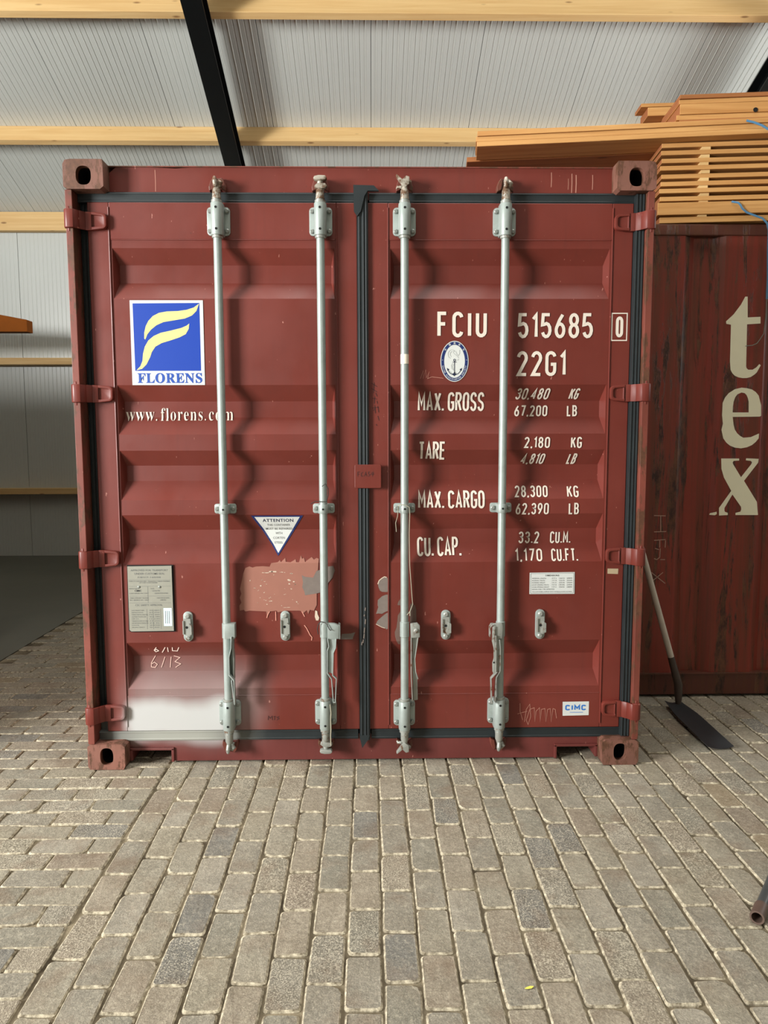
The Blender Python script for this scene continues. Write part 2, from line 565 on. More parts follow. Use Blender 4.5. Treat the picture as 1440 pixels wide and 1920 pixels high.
slots = []   # x, y, horizontal
for i in range(-10, 33):
    x0 = 0.060 + i * 0.104
    xc = x0 + 0.052
    if xc < -0.885 or xc > 3.3: continue
    off = -0.083 if i % 2 == 0 else -0.180
    for k in range(-9, 14):
        yc = off - 0.103 - k * 0.2058
        inside = abs(xc) < 1.12 and yc > 0.5
        if yc > 2.4 or yc < -2.6 or inside or (xc > 1.45 and yc > 1.2): continue
        slots.append((xc, yc, False))
for k in range(-42, 27):
    yc = -0.073 - 0.0494 - k * 0.0988
    if yc < -2.6 or yc > 4.2: continue
    off = 0.103 if k % 2 else 0.0
    for i in range(0, 9):
        xc = -0.882 - 0.103 - i * 0.2058 + off
        if xc > -0.92: 
            slots.append((-0.932, yc, 'half')); continue
        if xc < -2.40: continue
        if xc > -1.1 and yc > 0.5: continue
        slots.append((xc, yc, True))
vis = [s for s in slots if in_view((s[0], s[1], 0))
       and not (abs(s[0]) < 1.2 and s[1] > 0.12) and not (s[0] > 1.2 and s[1] > 0.95)]
vis.sort(key=lambda s: (Vector((s[0], s[1], 0)) - CAM).length)
near = set(vis[:300])
st_v, st_f, st_t = [], [], []
for s in slots:
    x, y, h = s
    a = (pi / 2 if h else 0) + rng.choice((0, pi)) + RAD(rng.gauss(0, 0.7))
    tx, ty = RAD(rng.gauss(0, 0.35)), RAD(rng.gauss(0, 0.35))
    z = min(0.0012, rng.gauss(-0.0015, 0.0014))
    M = Matrix.Translation((x + rng.gauss(0, 0.0009), y + rng.gauss(0, 0.0012), z)) @ Matrix.Rotation(a, 4, 'Z') @ Matrix.Rotation(tx, 4, 'X') @ Matrix.Rotation(ty, 4, 'Y')
    if h == 'half':
        M = M @ Matrix.Diagonal((1, 0.49, 1, 1))
    vi = rng.randrange(len(VAR))
    if s in near:
        o = bpy.data.objects.new('brick', VME[vi])
        COL.objects.link(o)
        o.parent = floor
        o.matrix_basis = M
    else:
        vs, fs = VAR[vi]
        n = len(st_v)
        st_v += [tuple(M @ Vector(v)) for v in vs]
        st_f += [tuple(i + n for i in f) for f in fs]
        st_t += [rng.random()] * len(fs)
me = bpy.data.meshes.new('distant_bricks')
me.from_pydata(st_v, [], st_f)
at = me.attributes.new('tint', 'FLOAT', 'FACE')
at.data.foreach_set('value', st_t)
me.materials.append(BRICKS); me.materials.append(EDGE)
nf_ = len(VAR[0][1])
me.polygons.foreach_set('material_index', [0 if i % nf_ == 0 else 1 for i in range(len(st_f))])
tag(link('distant_bricks', me, floor), 'farther clay pavers laid like the near ones', kind='stuff')

# ---- sandwich panels with fine ribs
def rib_profile(w=1.0, n=20, d=0.0035, lip=0.012):
    """(x, depth) with depth into the panel"""
    pr = [(0.0025, lip), (0.0025, 0.002), (0.006, 0.0)]
    for k in range(1, n):
        x = k * w / n
        g, e_ = (0.0055, -0.0042) if k % 2 else (0.0055, 0.005)
        pr += [(x - g, 0), (x - 0.0015, e_), (x + 0.0015, e_), (x + g, 0)]
    pr += [(w - 0.006, 0.0), (w - 0.0025, 0.002), (w - 0.0025, lip)]
    return pr

YF = -5.5
pr = rib_profile()
def sheet(name, A, B, mat, parent):
    me = bpy.data.meshes.new(name)
    n = len(pr)
    vs = [A(x, d) for x, d in pr] + [B(x, d) for x, d in pr]
    fs = [(i, i + 1, n + i + 1, n + i) for i in range(n - 1)]
    me.from_pydata(vs, [], fs)
    me.materials.append(mat)
    return me
deck = MB()
deck.add([(-9.2, WY + 0.2, rz(WY + 0.2) + 0.011), (9.2, WY + 0.2, rz(WY + 0.2) + 0.011), (9.2, YF, rz(YF) + 0.011), (-9.2, YF, rz(YF) + 0.011),
          (-9.2, WY + 0.2, rz(WY + 0.2) + 0.11), (9.2, WY + 0.2, rz(WY + 0.2) + 0.11), (9.2, YF, rz(YF) + 0.11), (-9.2, YF, rz(YF) + 0.11)],
         [(0, 1, 2, 3), (4, 7, 6, 5), (0, 4, 5, 1), (1, 5, 6, 2), (2, 6, 7, 3), (3, 7, 4, 0)])
ceiling = tag(deck.build('ceiling', SEAM), kind='structure')
rp = sheet('roof_panel', lambda x, d: (x, WY, rz(WY) + d), lambda x, d: (x, YF, rz(YF) + d), PANEL, ceiling)
for k in range(-9, 9):
    o = link('roof_panel', rp, ceiling)
    o.location.x = 0.045 + k

wall_back = tag(MB().box(-9.2, 9.2, WY + 0.012, WY + 0.12, 0, ZE + 0.02).build('wall_back', SEAM), kind='structure')
wp = sheet('wall_panel', lambda x, d: (x, WY + (d if d > 0.01 else d * 0.35), 0.0), lambda x, d: (x, WY + (d if d > 0.01 else d * 0.35), ZE), PANEL, wall_back)
for k in range(-9, 9):
    o = link('wall_panel', wp, wall_back)
    o.location.x = -0.23 + k
wall_right = tag(MB().box(8.8, 8.92, YF, WY, 0, 4.0).build('wall_right', PANEL), kind='structure')
wall_left = tag(MB().box(-8.92, -8.8, -0.5, WY, 0, 4.0).build('wall_left', PANEL), kind='structure')

wall_front = tag(MB().box(-2.4, 8.9, -5.7, -5.5, 0, 7.9).box(-8.9, -2.4, -5.7, -5.5, 4.3, 7.9).build('wall_front', PANEL), kind='structure')  # unseen front wall, shaped to keep light off the rear left corner
# girts on the wall, wall plate, purlins, rafters
for z0, z1 in ((2.355, 2.435), (0.785, 0.855)):
    MB().box(-8.8, 8.8, WY - 0.16, WY, z0, z1).build('girt', PINE, wall_back, bevel=0.003)
MB().box(-8.8, 8.8, WY - 0.12, WY - 0.03, 3.93, 4.145).build('wall_plate', PINE, ceiling, bevel=0.003)
th = math.atan(SL)
for yt in (4.80, 3.455, 2.11, 0.765, -0.58, -1.925, -3.27, -4.61):
    c0, z0 = yt, rz(yt)
    d = Vector((-sin(th), -cos(th)))     # away from the roof (y,z)
    e = Vector((cos(th), -sin(th)))      # down the slope
    q = [Vector((c0, z0)), Vector((c0, z0)) + d * 0.172, Vector((c0, z0)) + d * 0.172 + e * 0.07, Vector((c0, z0)) + e * 0.07]
    MB().prism([(a.x, a.y) for a in q], -8.8, 8.8, axis='x').build('purlin', PINE, ceiling, bevel=0.004)

def rafter(xc):
    m = MB()
    off = 0.172 / cos(th)
    def bar(xa, xb, t0, t1):
        y0, y1 = WY - 0.15, YF + 0.1
        a = off + t0; b = off + t1
        vs = []
        for y in (y0, y1):
            for t in (a, b):
                for x in (xa, xb):
                    vs.append((x, y, rz(y) - t))
        m.add(vs, [(0, 1, 3, 2), (4, 6, 7, 5), (0, 2, 6, 4), (1, 5, 7, 3), (0, 4, 5, 1), (2, 3, 7, 6)])
    bar(xc - 0.085, xc + 0.085, 0.0, 0.012)
    bar(xc - 0.085, xc + 0.085, 0.185, 0.199)
    bar(xc - 0.005, xc + 0.005, 0.012, 0.185)
    r = m.build('steel_rafter', BLACK, ceiling)
    c = MB()
    zt = rz(WY - 0.3) - off - 0.2
    c.box(xc - 0.085, xc + 0.085, WY - 0.36, WY - 0.345, 0, zt).box(xc - 0.085, xc + 0.085, WY - 0.19, WY - 0.175, 0, zt).box(xc - 0.005, xc + 0.005, WY - 0.35, WY - 0.18, 0, zt)
    c.build('steel_column', BLACK, ceiling)
for xc in (-1.375, 3.67, -6.42):
    rafter(xc)

# ================================================================== CONTAINER WITH THE DOORS
box = link('shipping_container', None)
tag(box, 'red shipping container with closed double doors, standing in the middle on the pavers', 'container')

FY = 0.060   # outer face of the door panels
GD = 0.040   # depth of the pressed grooves
GR = [(2.254, 2.192, 2.117, 2.046), (1.684, 1.616, 1.547, 1.473), (1.404, 1.338, 1.271, 1.189), (1.124, 1.054, 0.990, 0.910), (0.556, 0.485, 0.414, 0.345)]
XL = (-1.052, -1.036, -0.134, -0.118)     # groove ends on the left door; mirrored on the right
def depth(x, z):
    xs = XL if x < 0 else tuple(-v for v in reversed(XL))
    if x <= xs[0] or x >= xs[3]: hx = 0
    elif x < xs[1]: hx = (x - xs[0]) / (xs[1] - xs[0])
    elif x > xs[2]: hx = (xs[3] - x) / (xs[3] - xs[2])
    else: hx = 1
    hz = 0
    for a, b, c, d in GR:
        if d < z < a:
            hz = (a - z) / (a - b) if z > b else ((z - d) / (c - d) if z < c else 1)
    return GD * min(hx, hz)
surf = lambda x, z: FY + depth(x, z)

def rrect(x0, x1, z0, z1, r, n=4):
    rs = r if isinstance(r, (list, tuple)) else [r] * 4   # tr, tl, bl, br
    out = []
    for (cx, cz, a0), rr in zip(((x1, z1, 0), (x0, z1, 90), (x0, z0, 180), (x1, z0, 270)), rs):
        sx = -1 if cx == x1 else 1
        sz = -1 if cz == z1 else 1
        for k in range(n + 1):
            a = RAD(a0 + 90 * k / n)
            out.append((cx + sx * rr + rr * cos(a), cz + sz * rr + rr * sin(a)))
    return out

def holed(m, outer, hole_c, hx, hz, y0, y1, ydeep, mi_in=1, n=32):
    """plate in the xz plane with an oblong hole through its front"""
    cx, cz = hole_c
    outer = [Vector(p) for p in outer]
    O, Hh = [], []
    for k in range(n):
        a = 2 * pi * (k + 0.5) / n
        d = Vector((cos(a), sin(a)))
        best = None
        for i in range(len(outer)):
            p, q = outer[i], outer[(i + 1) % len(outer)]
            e = q - p
            den = d.x * e.y - d.y * e.x
            if abs(den) < 1e-12: continue
            w = p - Vector((cx, cz))
            t = (w.x * e.y - w.y * e.x) / den
            s_ = (w.x * d.y - w.y * d.x) / den
            if t > 0 and -1e-6 <= s_ <= 1 + 1e-6 and (best is None or t < best): best = t
        O.append((cx + d.x * best, cz + d.y * best))
        # stadium-like hole (superellipse)
        e_ = 2.6
        r = (abs(cos(a) / hx) ** e_ + abs(sin(a) / hz) ** e_) ** (-1 / e_)
        Hh.append((cx + r * cos(a), cz + r * sin(a)))
    vs = [(x, y0, z) for x, z in O] + [(x, y0, z) for x, z in Hh] + [(x, ydeep, z) for x, z in Hh] + [(x, y1, z) for x, z in O]
    fs, ms = [], []
    for i in range(n):
        j = (i + 1) % n
        m.add([vs[i], vs[j], vs[n + j], vs[n + i]], [(0, 1, 2, 3)], 0)
        m.add([vs[n + i], vs[n + j], vs[2 * n + j], vs[2 * n + i]], [(0, 1, 2, 3)], 0)
        m.add([vs[i], vs[j], vs[3 * n + j], vs[3 * n + i]], [(0, 1, 2, 3)], 0)
    # dark pocket behind the hole and the back face
    w = 1.25
    P = [(cx + (x - cx) * w, cz + (z - cz) * w) for x, z in Hh]
    for i in range(n):
        j = (i + 1) % n
        m.add([(Hh[i][0], ydeep, Hh[i][1]), (Hh[j][0], ydeep, Hh[j][1]), (P[j][0], ydeep, P[j][1]), (P[i][0], ydeep, P[i][1])], [(0, 1, 2, 3)], mi_in)
        m.add([(P[i][0], ydeep, P[i][1]), (P[j][0], ydeep, P[j][1]), (P[j][0], y1 - 0.02, P[j][1]), (P[i][0], y1 - 0.02, P[i][1])], [(0, 1, 2, 3)], mi_in)
    m.add([(x, y1 - 0.02, z) for x, z in P], [tuple(range(n))], mi_in)
    m.add([(x, y1, z) for x, z in O], [tuple(range(n))], 0)

CW = 1.221
for sx in (-1, 1):
    for z0, z1, hc, hz in ((2.474, 2.592, 2.528, 0.0375), (0.0, 0.114, 0.060, 0.039)):
        m = MB()
        x0, x1 = sorted((sx * CW, sx * 1.058))
        rr = [0.004] * 4
        if z0 > 1: rr[0 if sx > 0 else 1] = 0.02
        holed(m, rrect(x0, x1, z0, z1, rr), (sx * 1.138, hc), 0.031 if z0 > 1 else 0.029, hz, 0.0, 0.178, 0.028)
        me_o = m.build('corner_casting', [CAST, HOLE], box)
        for yb in (5.88,):
            m2 = MB().prism(rrect(x0, x1, z0, z1, rr), yb, yb + 0.178)
            m2.build('corner_casting', CAST, box)
    # corner post: outer strip, recessed channel
    x0, x1 = sorted((sx * 1.219, sx * 1.190))
    m = MB().prism(rrect(x0, x1, 0.114, 2.474, 0.003, 1), 0.006, 0.12)
    a, b = sorted((sx * 1.219, sx * 1.125))
    m.box(a, b, 0.11, 0.165, 0.114, 2.474)
    m.build('corner_post', POST, box, bevel=0.004)
    # rear post, side wall and rails
    m = MB().box(min(sx * 1.219, sx * 1.10), max(sx * 1.219, sx * 1.10), 5.93, 6.05, 0.114, 2.474)
    m.build('corner_post', POST, box)
    pts = []
    y = 0.165
    while y < 5.9:
        for dy, dx in ((0, 0), (0.072, 0), (0.140, 0.036), (0.210, 0.036)):
            if y + dy < 5.92: pts.append((y + dy, sx * (1.205 - dx)))
        y += 0.278
    pts.append((5.93, sx * 1.205))
    m = MB()
    vs = [(x, yy, z) for z in (0.15, 2.50) for yy, x in pts]
    n = len(pts)
    m.add(vs, [(i, i + 1, n + i + 1, n + i) for i in range(n - 1)])
    m.build('side_wall', PAINT, box)
    a, b = sorted((sx * 1.219, sx * 1.16))
    MB().box(a, b, 0.165, 5.9, 0.012, 0.16).box(a, b, 0.165, 5.9, 2.50, 2.57).pieces('side_rail', POST, box)
MB().box(-1.2, 1.2, 0.16, 5.95, 2.545, 2.565).build('container_roof', PAINT, box)
MB().box(-1.2, 1.2, 0.13, 5.95, 0.10, 0.14).build('container_floor', DARKIN, box)
for yc in (0.42, 1.0, 1.6):
    MB().box(-1.16, 1.16, yc, yc + 0.05, 0.012, 0.10).build('added_cross_member', DARKIN, box)  # added dark bars that block light behind the forklift pockets
MB().box(-1.2, 1.2, 5.95, 6.03, 0.05, 2.54).build('rear_end_wall', PAINT, box)

# header and sill
m = MB()
top = [(-1.06, 2.560), (-1.03, 2.584), (-0.9, 2.586), (-0.78, 2.581), (-0.72, 2.585), (-0.3, 2.588), (0.2, 2.587), (0.7, 2.586), (0.9, 2.588), (1.06, 2.586)]
m.prism([(1.06, 2.455), (-1.06, 2.455)] + top, 0.075, 0.17)
header = m.build('door_header', PAINT, box)
MB().prism([(1.06, 2.5855), (-1.06, 2.5855), (-1.06, 2.590), (1.06, 2.590)], 0.070, 0.17).build('header_lip', POST, box)
m = MB()
m.prism([(-1.06, 0.125), (-1.06, 0.062), (-0.876, 0.062), (-0.866, 0.052), (-0.862, 0.006), (0.862, 0.006), (0.866, 0.046), (0.876, 0.056), (1.06, 0.056), (1.06, 0.125)], 0.075, 0.14)
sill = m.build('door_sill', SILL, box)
for sx in (-1, 1):
    a = sorted((sx * 0.860, sx * 0.872)); b = sorted((sx * 1.046, sx * 1.058))
    m = MB().box(a[0], a[1], 0.066, 0.20, 0.004, 0.066).box(b[0], b[1], 0.066, 0.20, 0.010, 0.066).box(a[0] if sx > 0 else b[0], b[1] if sx > 0 else a[1], 0.066, 0.20, 0.058, 0.070)
    m.build('forklift_pocket_frame', SILL, box, bevel=0.002)

# doors
XB = 0.022
ZB, ZT = 0.152, 2.440
def door(sx):
    xs = lambda *v: sorted(sx * a for a in v)
    m = MB()
    for a, b in ((1.150, 1.061), (0.109, XB)):
        x0, x1 = xs(a, b)
        m.box(x0, x1, FY, 0.108, ZB, ZT)
    x0, x1 = xs(1.061, 0.109)
    m.box(x0, x1, FY, 0.105, 2.290, ZT)
    m.box(x0, x1, FY, 0.105, ZB, 0.312)
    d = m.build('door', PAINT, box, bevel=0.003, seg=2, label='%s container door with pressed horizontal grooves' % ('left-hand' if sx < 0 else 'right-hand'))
    # grooved panel, slightly behind the frame edge at top and bottom
    X = sorted([sx * v for v in (1.061, 1.052, 1.036, 0.134, 0.118, 0.109)])
    Z = [0.312]
    for a, b, c, e in reversed(GR): Z += [e, c, b, a]
    Z.append(2.290)
    m = MB()
    idx = {}
    for i, x in enumerate(X):
        for j, z in enumerate(Z):
            idx[i, j] = len(m.v)
            m.v.append((x, surf(x, z) + 0.0015, z))
    for i in range(len(X) - 1):
        for j in range(len(Z) - 1):
            a, b, c, e = idx[i, j], idx[i + 1, j], idx[i + 1, j + 1], idx[i, j + 1]
            D = [round(depth(X[i + p], Z[j + q]), 5) for p, q in ((0, 0), (1, 0), (1, 1), (0, 1))]
            if D[0] == 0 and D[1] == 0 and D[3] == 0 and D[2] > 0 or D[2] == 0 and D[1] == 0 and D[3] == 0 and D[0] > 0:
                fs = [(a, b, c), (a, c, e)]
            elif D[1] > 0 and D[0] == D[2] == D[3] == 0 or D[3] > 0 and D[0] == D[1] == D[2] == 0:
                fs = [(a, b, e), (b, c, e)]
            else:
                fs = [(a, b, c, e)]
            m.f += fs
            m.m += [0] * len(fs)
    m.build('door_panel', PAINT, d)
    # weld beads / fold ridges along the panel edge
    m = MB()
    for v in (1.062, 0.108):
        m.tube([(sx * v, FY - 0.001, ZB + 0.02), (sx * v, FY - 0.002, 1.2), (sx * v, FY - 0.001, 2.42)], 0.0035, 6)
    x0, x1 = xs(1.055, 0.115)
    for z in (2.2885, 0.3125):
        m.tube([(x0, FY, z), (x1, FY, z)], 0.0022, 6)
    m.pieces('weld_bead', PAINT, d, smooth=True)
    return d
DL, DR = door(-1), door(1)

# rubber seals
def seal_v(m, x0, x1, y, z0, z1):
    m.box(x0, x1, y, y + 0.03, z0, z1)
    w = x1 - x0
    for f in (0.12, 0.5, 0.86):
        m.tube([(x0 + w * f, y + 0.001, z0), (x0 + w * f, y + 0.001, z1)], 0.0045, 6)
def seal_h(m, x0, x1, y, z0, z1):
    m.box(x0, x1, y, y + 0.03, z0, z1)
    w = z1 - z0
    for f in (0.14, 0.86):
        m.tube([(x0, y + 0.001, z0 + w * f), (x1, y + 0.001, z0 + w * f)], 0.004, 6)
for sx, d in ((-1, DL), (1, DR)):
    a, b = sorted((sx * 1.151, sx * 1.189))
    m = MB(); seal_v(m, a, b, 0.036 if sx > 0 else 0.088, 0.12, 2.47)
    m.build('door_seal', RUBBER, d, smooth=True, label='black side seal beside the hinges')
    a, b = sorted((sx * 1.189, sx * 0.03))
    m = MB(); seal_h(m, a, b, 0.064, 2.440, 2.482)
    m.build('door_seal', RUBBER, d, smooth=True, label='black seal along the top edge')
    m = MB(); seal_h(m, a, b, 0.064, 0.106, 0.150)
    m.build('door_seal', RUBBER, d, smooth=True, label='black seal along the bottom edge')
m = MB()
m.box(-0.022, 0.024, 0.046, 0.075, 0.108, 2.49)
for x in (-0.013, 0.004, 0.016):
    m.tube([(x, 0.046, 0.108), (x, 0.046, 2.49)], 0.0045, 6)
m.prism([(-0.034, 2.40), (-0.036, 2.505), (0.05, 2.503), (0.07, 2.482), (0.024, 2.482), (0.010, 2.46), (-0.005, 2.40), (-0.02, 2.38)], 0.036, 0.05)
m.prism([(-0.024, 0.13), (-0.012, 0.07), (0.012, 0.105), (0.022, 0.13)], 0.042, 0.056)
m.build('centre_seal', RUBBER, DR, smooth=True, label='black centre seal between the two doors')
m = MB()
for x, z, l in ((0.004, 0.70, 0.012), (0.0, 0.675, 0.006), (0.004, 0.64, 0.02), (0.0, 0.60, 0.022), (-0.002, 0.575, 0.02), (-0.006, 0.555, 0.014), (-0.012, 0.545, 0.012)):
    m.prism([(x - 0.003, z), (x + 0.002, z - 0.002), (x + 0.004, z + l), (x, z + l + 0.002)], 0.040, 0.042)
m.pieces('seal_tear', GREYP, DR, label='pale torn strip on the centre seal')

# centre cover plate over the seal
m = MB().prism(rrect(-0.038, 0.077, 1.240, 1.342, 0.006, 3), 0.032, 0.042)
m.prism(rrect(0.02, 0.077, 1.250, 1.332, 0.004, 3), 0.042, 0.062)
cover = m.build('centre_plate', PAINT, DR, bevel=0.002, label='red plate bolted over the centre seal')

# hinges
def hinge(sx, zc, d):
    m = MB()
    m.lathe([(0.0175, -0.038), (0.019, -0.034), (0.019, 0.034), (0.0175, 0.038)], (sx * 1.207, 0.010, zc), 'z', 16)
    m.lathe([(0.008, -0.050), (0.008, 0.050)], (sx * 1.207, 0.012, zc), 'z', 10)
    # curved strap from knuckle to the door
    prof = [(1.207, -0.009), (1.185, -0.006), (1.168, 0.018), (1.150, 0.036), (1.120, 0.042)]
    for (xa, ya), (xb, yb) in zip(prof[:-1], prof[1:]):
        ha, hb = 0.037, 0.036
        vs = [(sx * xa, ya, zc - ha), (sx * xb, yb, zc - hb), (sx * xb, yb, zc + hb), (sx * xa, ya, zc + ha),
              (sx * xa, ya + 0.014, zc - ha), (sx * xb, yb + 0.014, zc - hb), (sx * xb, yb + 0.014, zc + hb), (sx * xa, ya + 0.014, zc + ha)]
        m.add(vs, [(0, 1, 2, 3), (4, 7, 6, 5), (0, 4, 5, 1), (3, 2, 6, 7), (0, 3, 7, 4), (1, 5, 6, 2)])
    # tapered blade with raised rim
    out = [(1.125, -0.036), (1.078, -0.031), (1.069, -0.026), (1.065, -0.017), (1.065, 0.017), (1.069, 0.026), (1.078, 0.031), (1.125, 0.036)]
    inn = [(1.125, -0.025), (1.084, -0.021), (1.078, -0.017), (1.076, -0.011), (1.076, 0.011), (1.078, 0.017), (1.084, 0.021), (1.125, 0.025)]
    n = len(out)
    V = [(sx * x, 0.062, zc + z) for x, z in out] + [(sx * x, 0.036, zc + z) for x, z in out] + [(sx * x, 0.036, zc + z) for x, z in inn] + [(sx * x, 0.044, zc + z) for x, z in inn]
    F = []
    for k in range(3):
        F += [(k * n + i, k * n + (i + 1) % n, (k + 1) * n + (i + 1) % n, (k + 1) * n + i) for i in range(n)]
    F.append(tuple(range(3 * n, 4 * n)))
    m.add(V, F)
    return m.build('hinge', PAINT, d, smooth=True, bevel=0.0015, seg=2, angle=40)
for z in (2.358, 1.646, 0.937, 0.243):
    hinge(-1, z, DL)
    hinge(1, z, DR)

# ------------------------------------------------------------------ lock rods
RY = 0.020
def bearing(x, zc, rod, sgn):
    """big bolted bearing near a rod end"""
    m = MB()
    m.prism(rrect(x - 0.048, x + 0.048, zc - 0.058, zc + 0.058, 0.016, 4), 0.050, FY + 0.001, 0)
    n = 12
    pts = []
    for k in range(n + 1):
        a = pi + pi * k / n
        pts.append((x + 0.0255 * cos(a), RY + 0.0255 * sin(a)))
    pts = [(x - 0.0255, 0.055)] + pts + [(x + 0.0255, 0.055)]
    m.prism(pts, zc - 0.065, zc + 0.065, 0, 'z')
    b = m.build('bearing_bracket', GALV, rod, smooth=True, bevel=0.0015)
    m = MB()
    for dx in (-0.036, 0.036):
        for dz in (-0.041, 0.041):
            m.lathe([(0.0095, 0.0), (0.0095, -0.008), (0.006, -0.011)], (x + dx, 0.050, zc + dz), 'y', 10)
    m.pieces('bracket_bolt', BOLT, rod, smooth=True)
    m = MB()
    for dz in (-0.043, 0.043):
        m.lathe([(0.0052, 0.0), (0.0052, -0.0012)], (x, -0.0050, zc + dz), 'y', 10)
    m.pieces('bracket_hole', HOLE, rod)
    m = MB()
    for dz in (-0.071, 0.071):
        m.lathe([(0.018, -0.006), (0.0225, -0.005), (0.0225, 0.005), (0.018, 0.006)], (x, RY, zc + dz), 'z', 16)
    m.pieces('rod_collar', GALV_W, rod, smooth=True)

def guide(x, zc, rod):
    m = MB()
    m.prism(rrect(x - 0.047, x + 0.047, zc - 0.021, zc + 0.021, 0.009, 3), 0.052, FY + 0.038)
    pts = [(x - 0.022, 0.055)] + [(x + 0.022 * cos(pi + pi * k / 8), RY + 0.022 * sin(pi + pi * k / 8)) for k in range(9)] + [(x + 0.022, 0.055)]
    m.prism(pts, zc - 0.019, zc + 0.019, 0, 'z')
    m.build('guide_bracket', GALV, rod, smooth=True, bevel=0.001)
    m = MB()
    for dx in (-0.035, 0.035):
        m.lathe([(0.0095, 0.0), (0.0095, -0.008), (0.006, -0.011)], (x + dx, 0.052, zc), 'y', 10)
    m.pieces('bracket_bolt', BOLT, rod, smooth=True)
    MB().lathe([(0.0045, 0.0), (0.0045, -0.0012)], (x, -0.0015, zc), 'y', 10).build('bracket_hole', HOLE, rod)

def cam_end(x, zc, rod, s, style):
    """forged cam at a rod end; s=+1 top, -1 bottom"""
    m = MB()
    z = lambda t: zc + s * t
    m.tube([(x, RY, z(0)), (x, RY, z(0.012)), (x, RY, z(0.036)), (x, RY, z(0.046)), (x + 0.002, RY, z(0.062))], [0.0195, 0.0175, 0.0172, 0.013, 0.011], 14)
    if style == 0:      # narrow, seen end-on
        m.tube([(x - 0.001, RY - 0.012, z(0.048)), (x - 0.003, RY - 0.018, z(0.070)), (x - 0.004, RY - 0.016, z(0.087))], [0.009, 0.011, 0.006], 10)
        m.tube([(x + 0.008, RY, z(0.050)), (x + 0.017, RY - 0.004, z(0.066)), (x + 0.010, RY + 0.004, z(0.080))], [0.008, 0.012, 0.006], 10)
        m.tube([(x + 0.004, RY + 0.02, z(0.055)), (x + 0.018, RY + 0.022, z(0.058))], [0.008, 0.007], 8)
    elif style == 1:    # broad flat hammer head
        m.tube([(x, RY, z(0.052)), (x + 0.001, RY, z(0.072)), (x + 0.001, RY, z(0.082))], [0.015, 0.012, 0.014], 10)
        m.prism([(x - 0.026, z(0.078)), (x - 0.022, z(0.087)), (x - 0.004, z(0.091)), (x + 0.022, z(0.090)), (x + 0.030, z(0.082)), (x + 0.024, z(0.074)), (x + 0.006, z(0.074)), (x - 0.014, z(0.072))], RY - 0.024, RY + 0.006)
        m.prism([(x - 0.024, z(0.050)), (x - 0.010, z(0.062)), (x + 0.022, z(0.062)), (x + 0.030, z(0.052)), (x + 0.018, z(0.042)), (x - 0.016, z(0.040))], RY - 0.016, RY + 0.010)
    else:               # open jaw pointing to one side
        m.prism([(x + 0.002, z(0.046)), (x + 0.018, z(0.060)), (x + 0.019, z(0.088)), (x + 0.006, z(0.092)), (x - 0.010, z(0.078)), (x - 0.034, z(0.098)), (x - 0.037, z(0.092)), (x - 0.018, z(0.066)), (x - 0.010, z(0.052))], RY - 0.016, RY + 0.008)
        m.tube([(x - 0.012, RY, z(0.050)), (x - 0.030, RY + 0.004, z(0.052)), (x - 0.034, RY + 0.006, z(0.044))], [0.007, 0.006, 0.004], 8)
        m.tube([(x + 0.014, RY, z(0.070)), (x + 0.024, RY + 0.014, z(0.078))], [0.010, 0.008], 8)
    m.build('rod_cam', GALV_R if s > 0 else GALV_W, rod, smooth=True, bevel=0.002)

def keeper(x, zc, s):
    m = MB()
    z = lambda t: zc + s * t
    for sd in (-1, 1):
        m.prism([(x + sd * 0.016, z(-0.004)), (x + sd * 0.034, z(-0.012)), (x + sd * 0.036, z(0.006)), (x + sd * 0.028, z(0.030)), (x + sd * 0.016, z(0.044)), (x + sd * 0.010, z(0.030))], 0.040, 0.076)
    m.box(x - 0.02, x + 0.02, 0.056, 0.076, min(z(0.0), z(0.045)), max(z(0.0), z(0.045)))
    m.pieces('cam_keeper', KEEP, box, bevel=0.003)

def strip(m, path, w, y0, y1):
    """bent flat bar: polyline in xz, width w, extruded y0..y1"""
    L, R = [], []
    P = [Vector(p) for p in path]
    for i, p in enumerate(P):
        a = (P[i] - P[i - 1]).normalized() if i else (P[1] - P[0]).normalized()
        b = (P[i + 1] - P[i]).normalized() if i < len(P) - 1 else a
        t = (a + b).normalized()
        nrm = Vector((-t.y, t.x))
        k = w / 2 / max(0.4, nrm.dot(Vector((-a.y, a.x))))
        L.append(p + nrm * k); R.append(p - nrm * k)
    m.prism([(q.x, q.y) for q in L] + [(q.x, q.y) for q in reversed(R)], y0, y1)

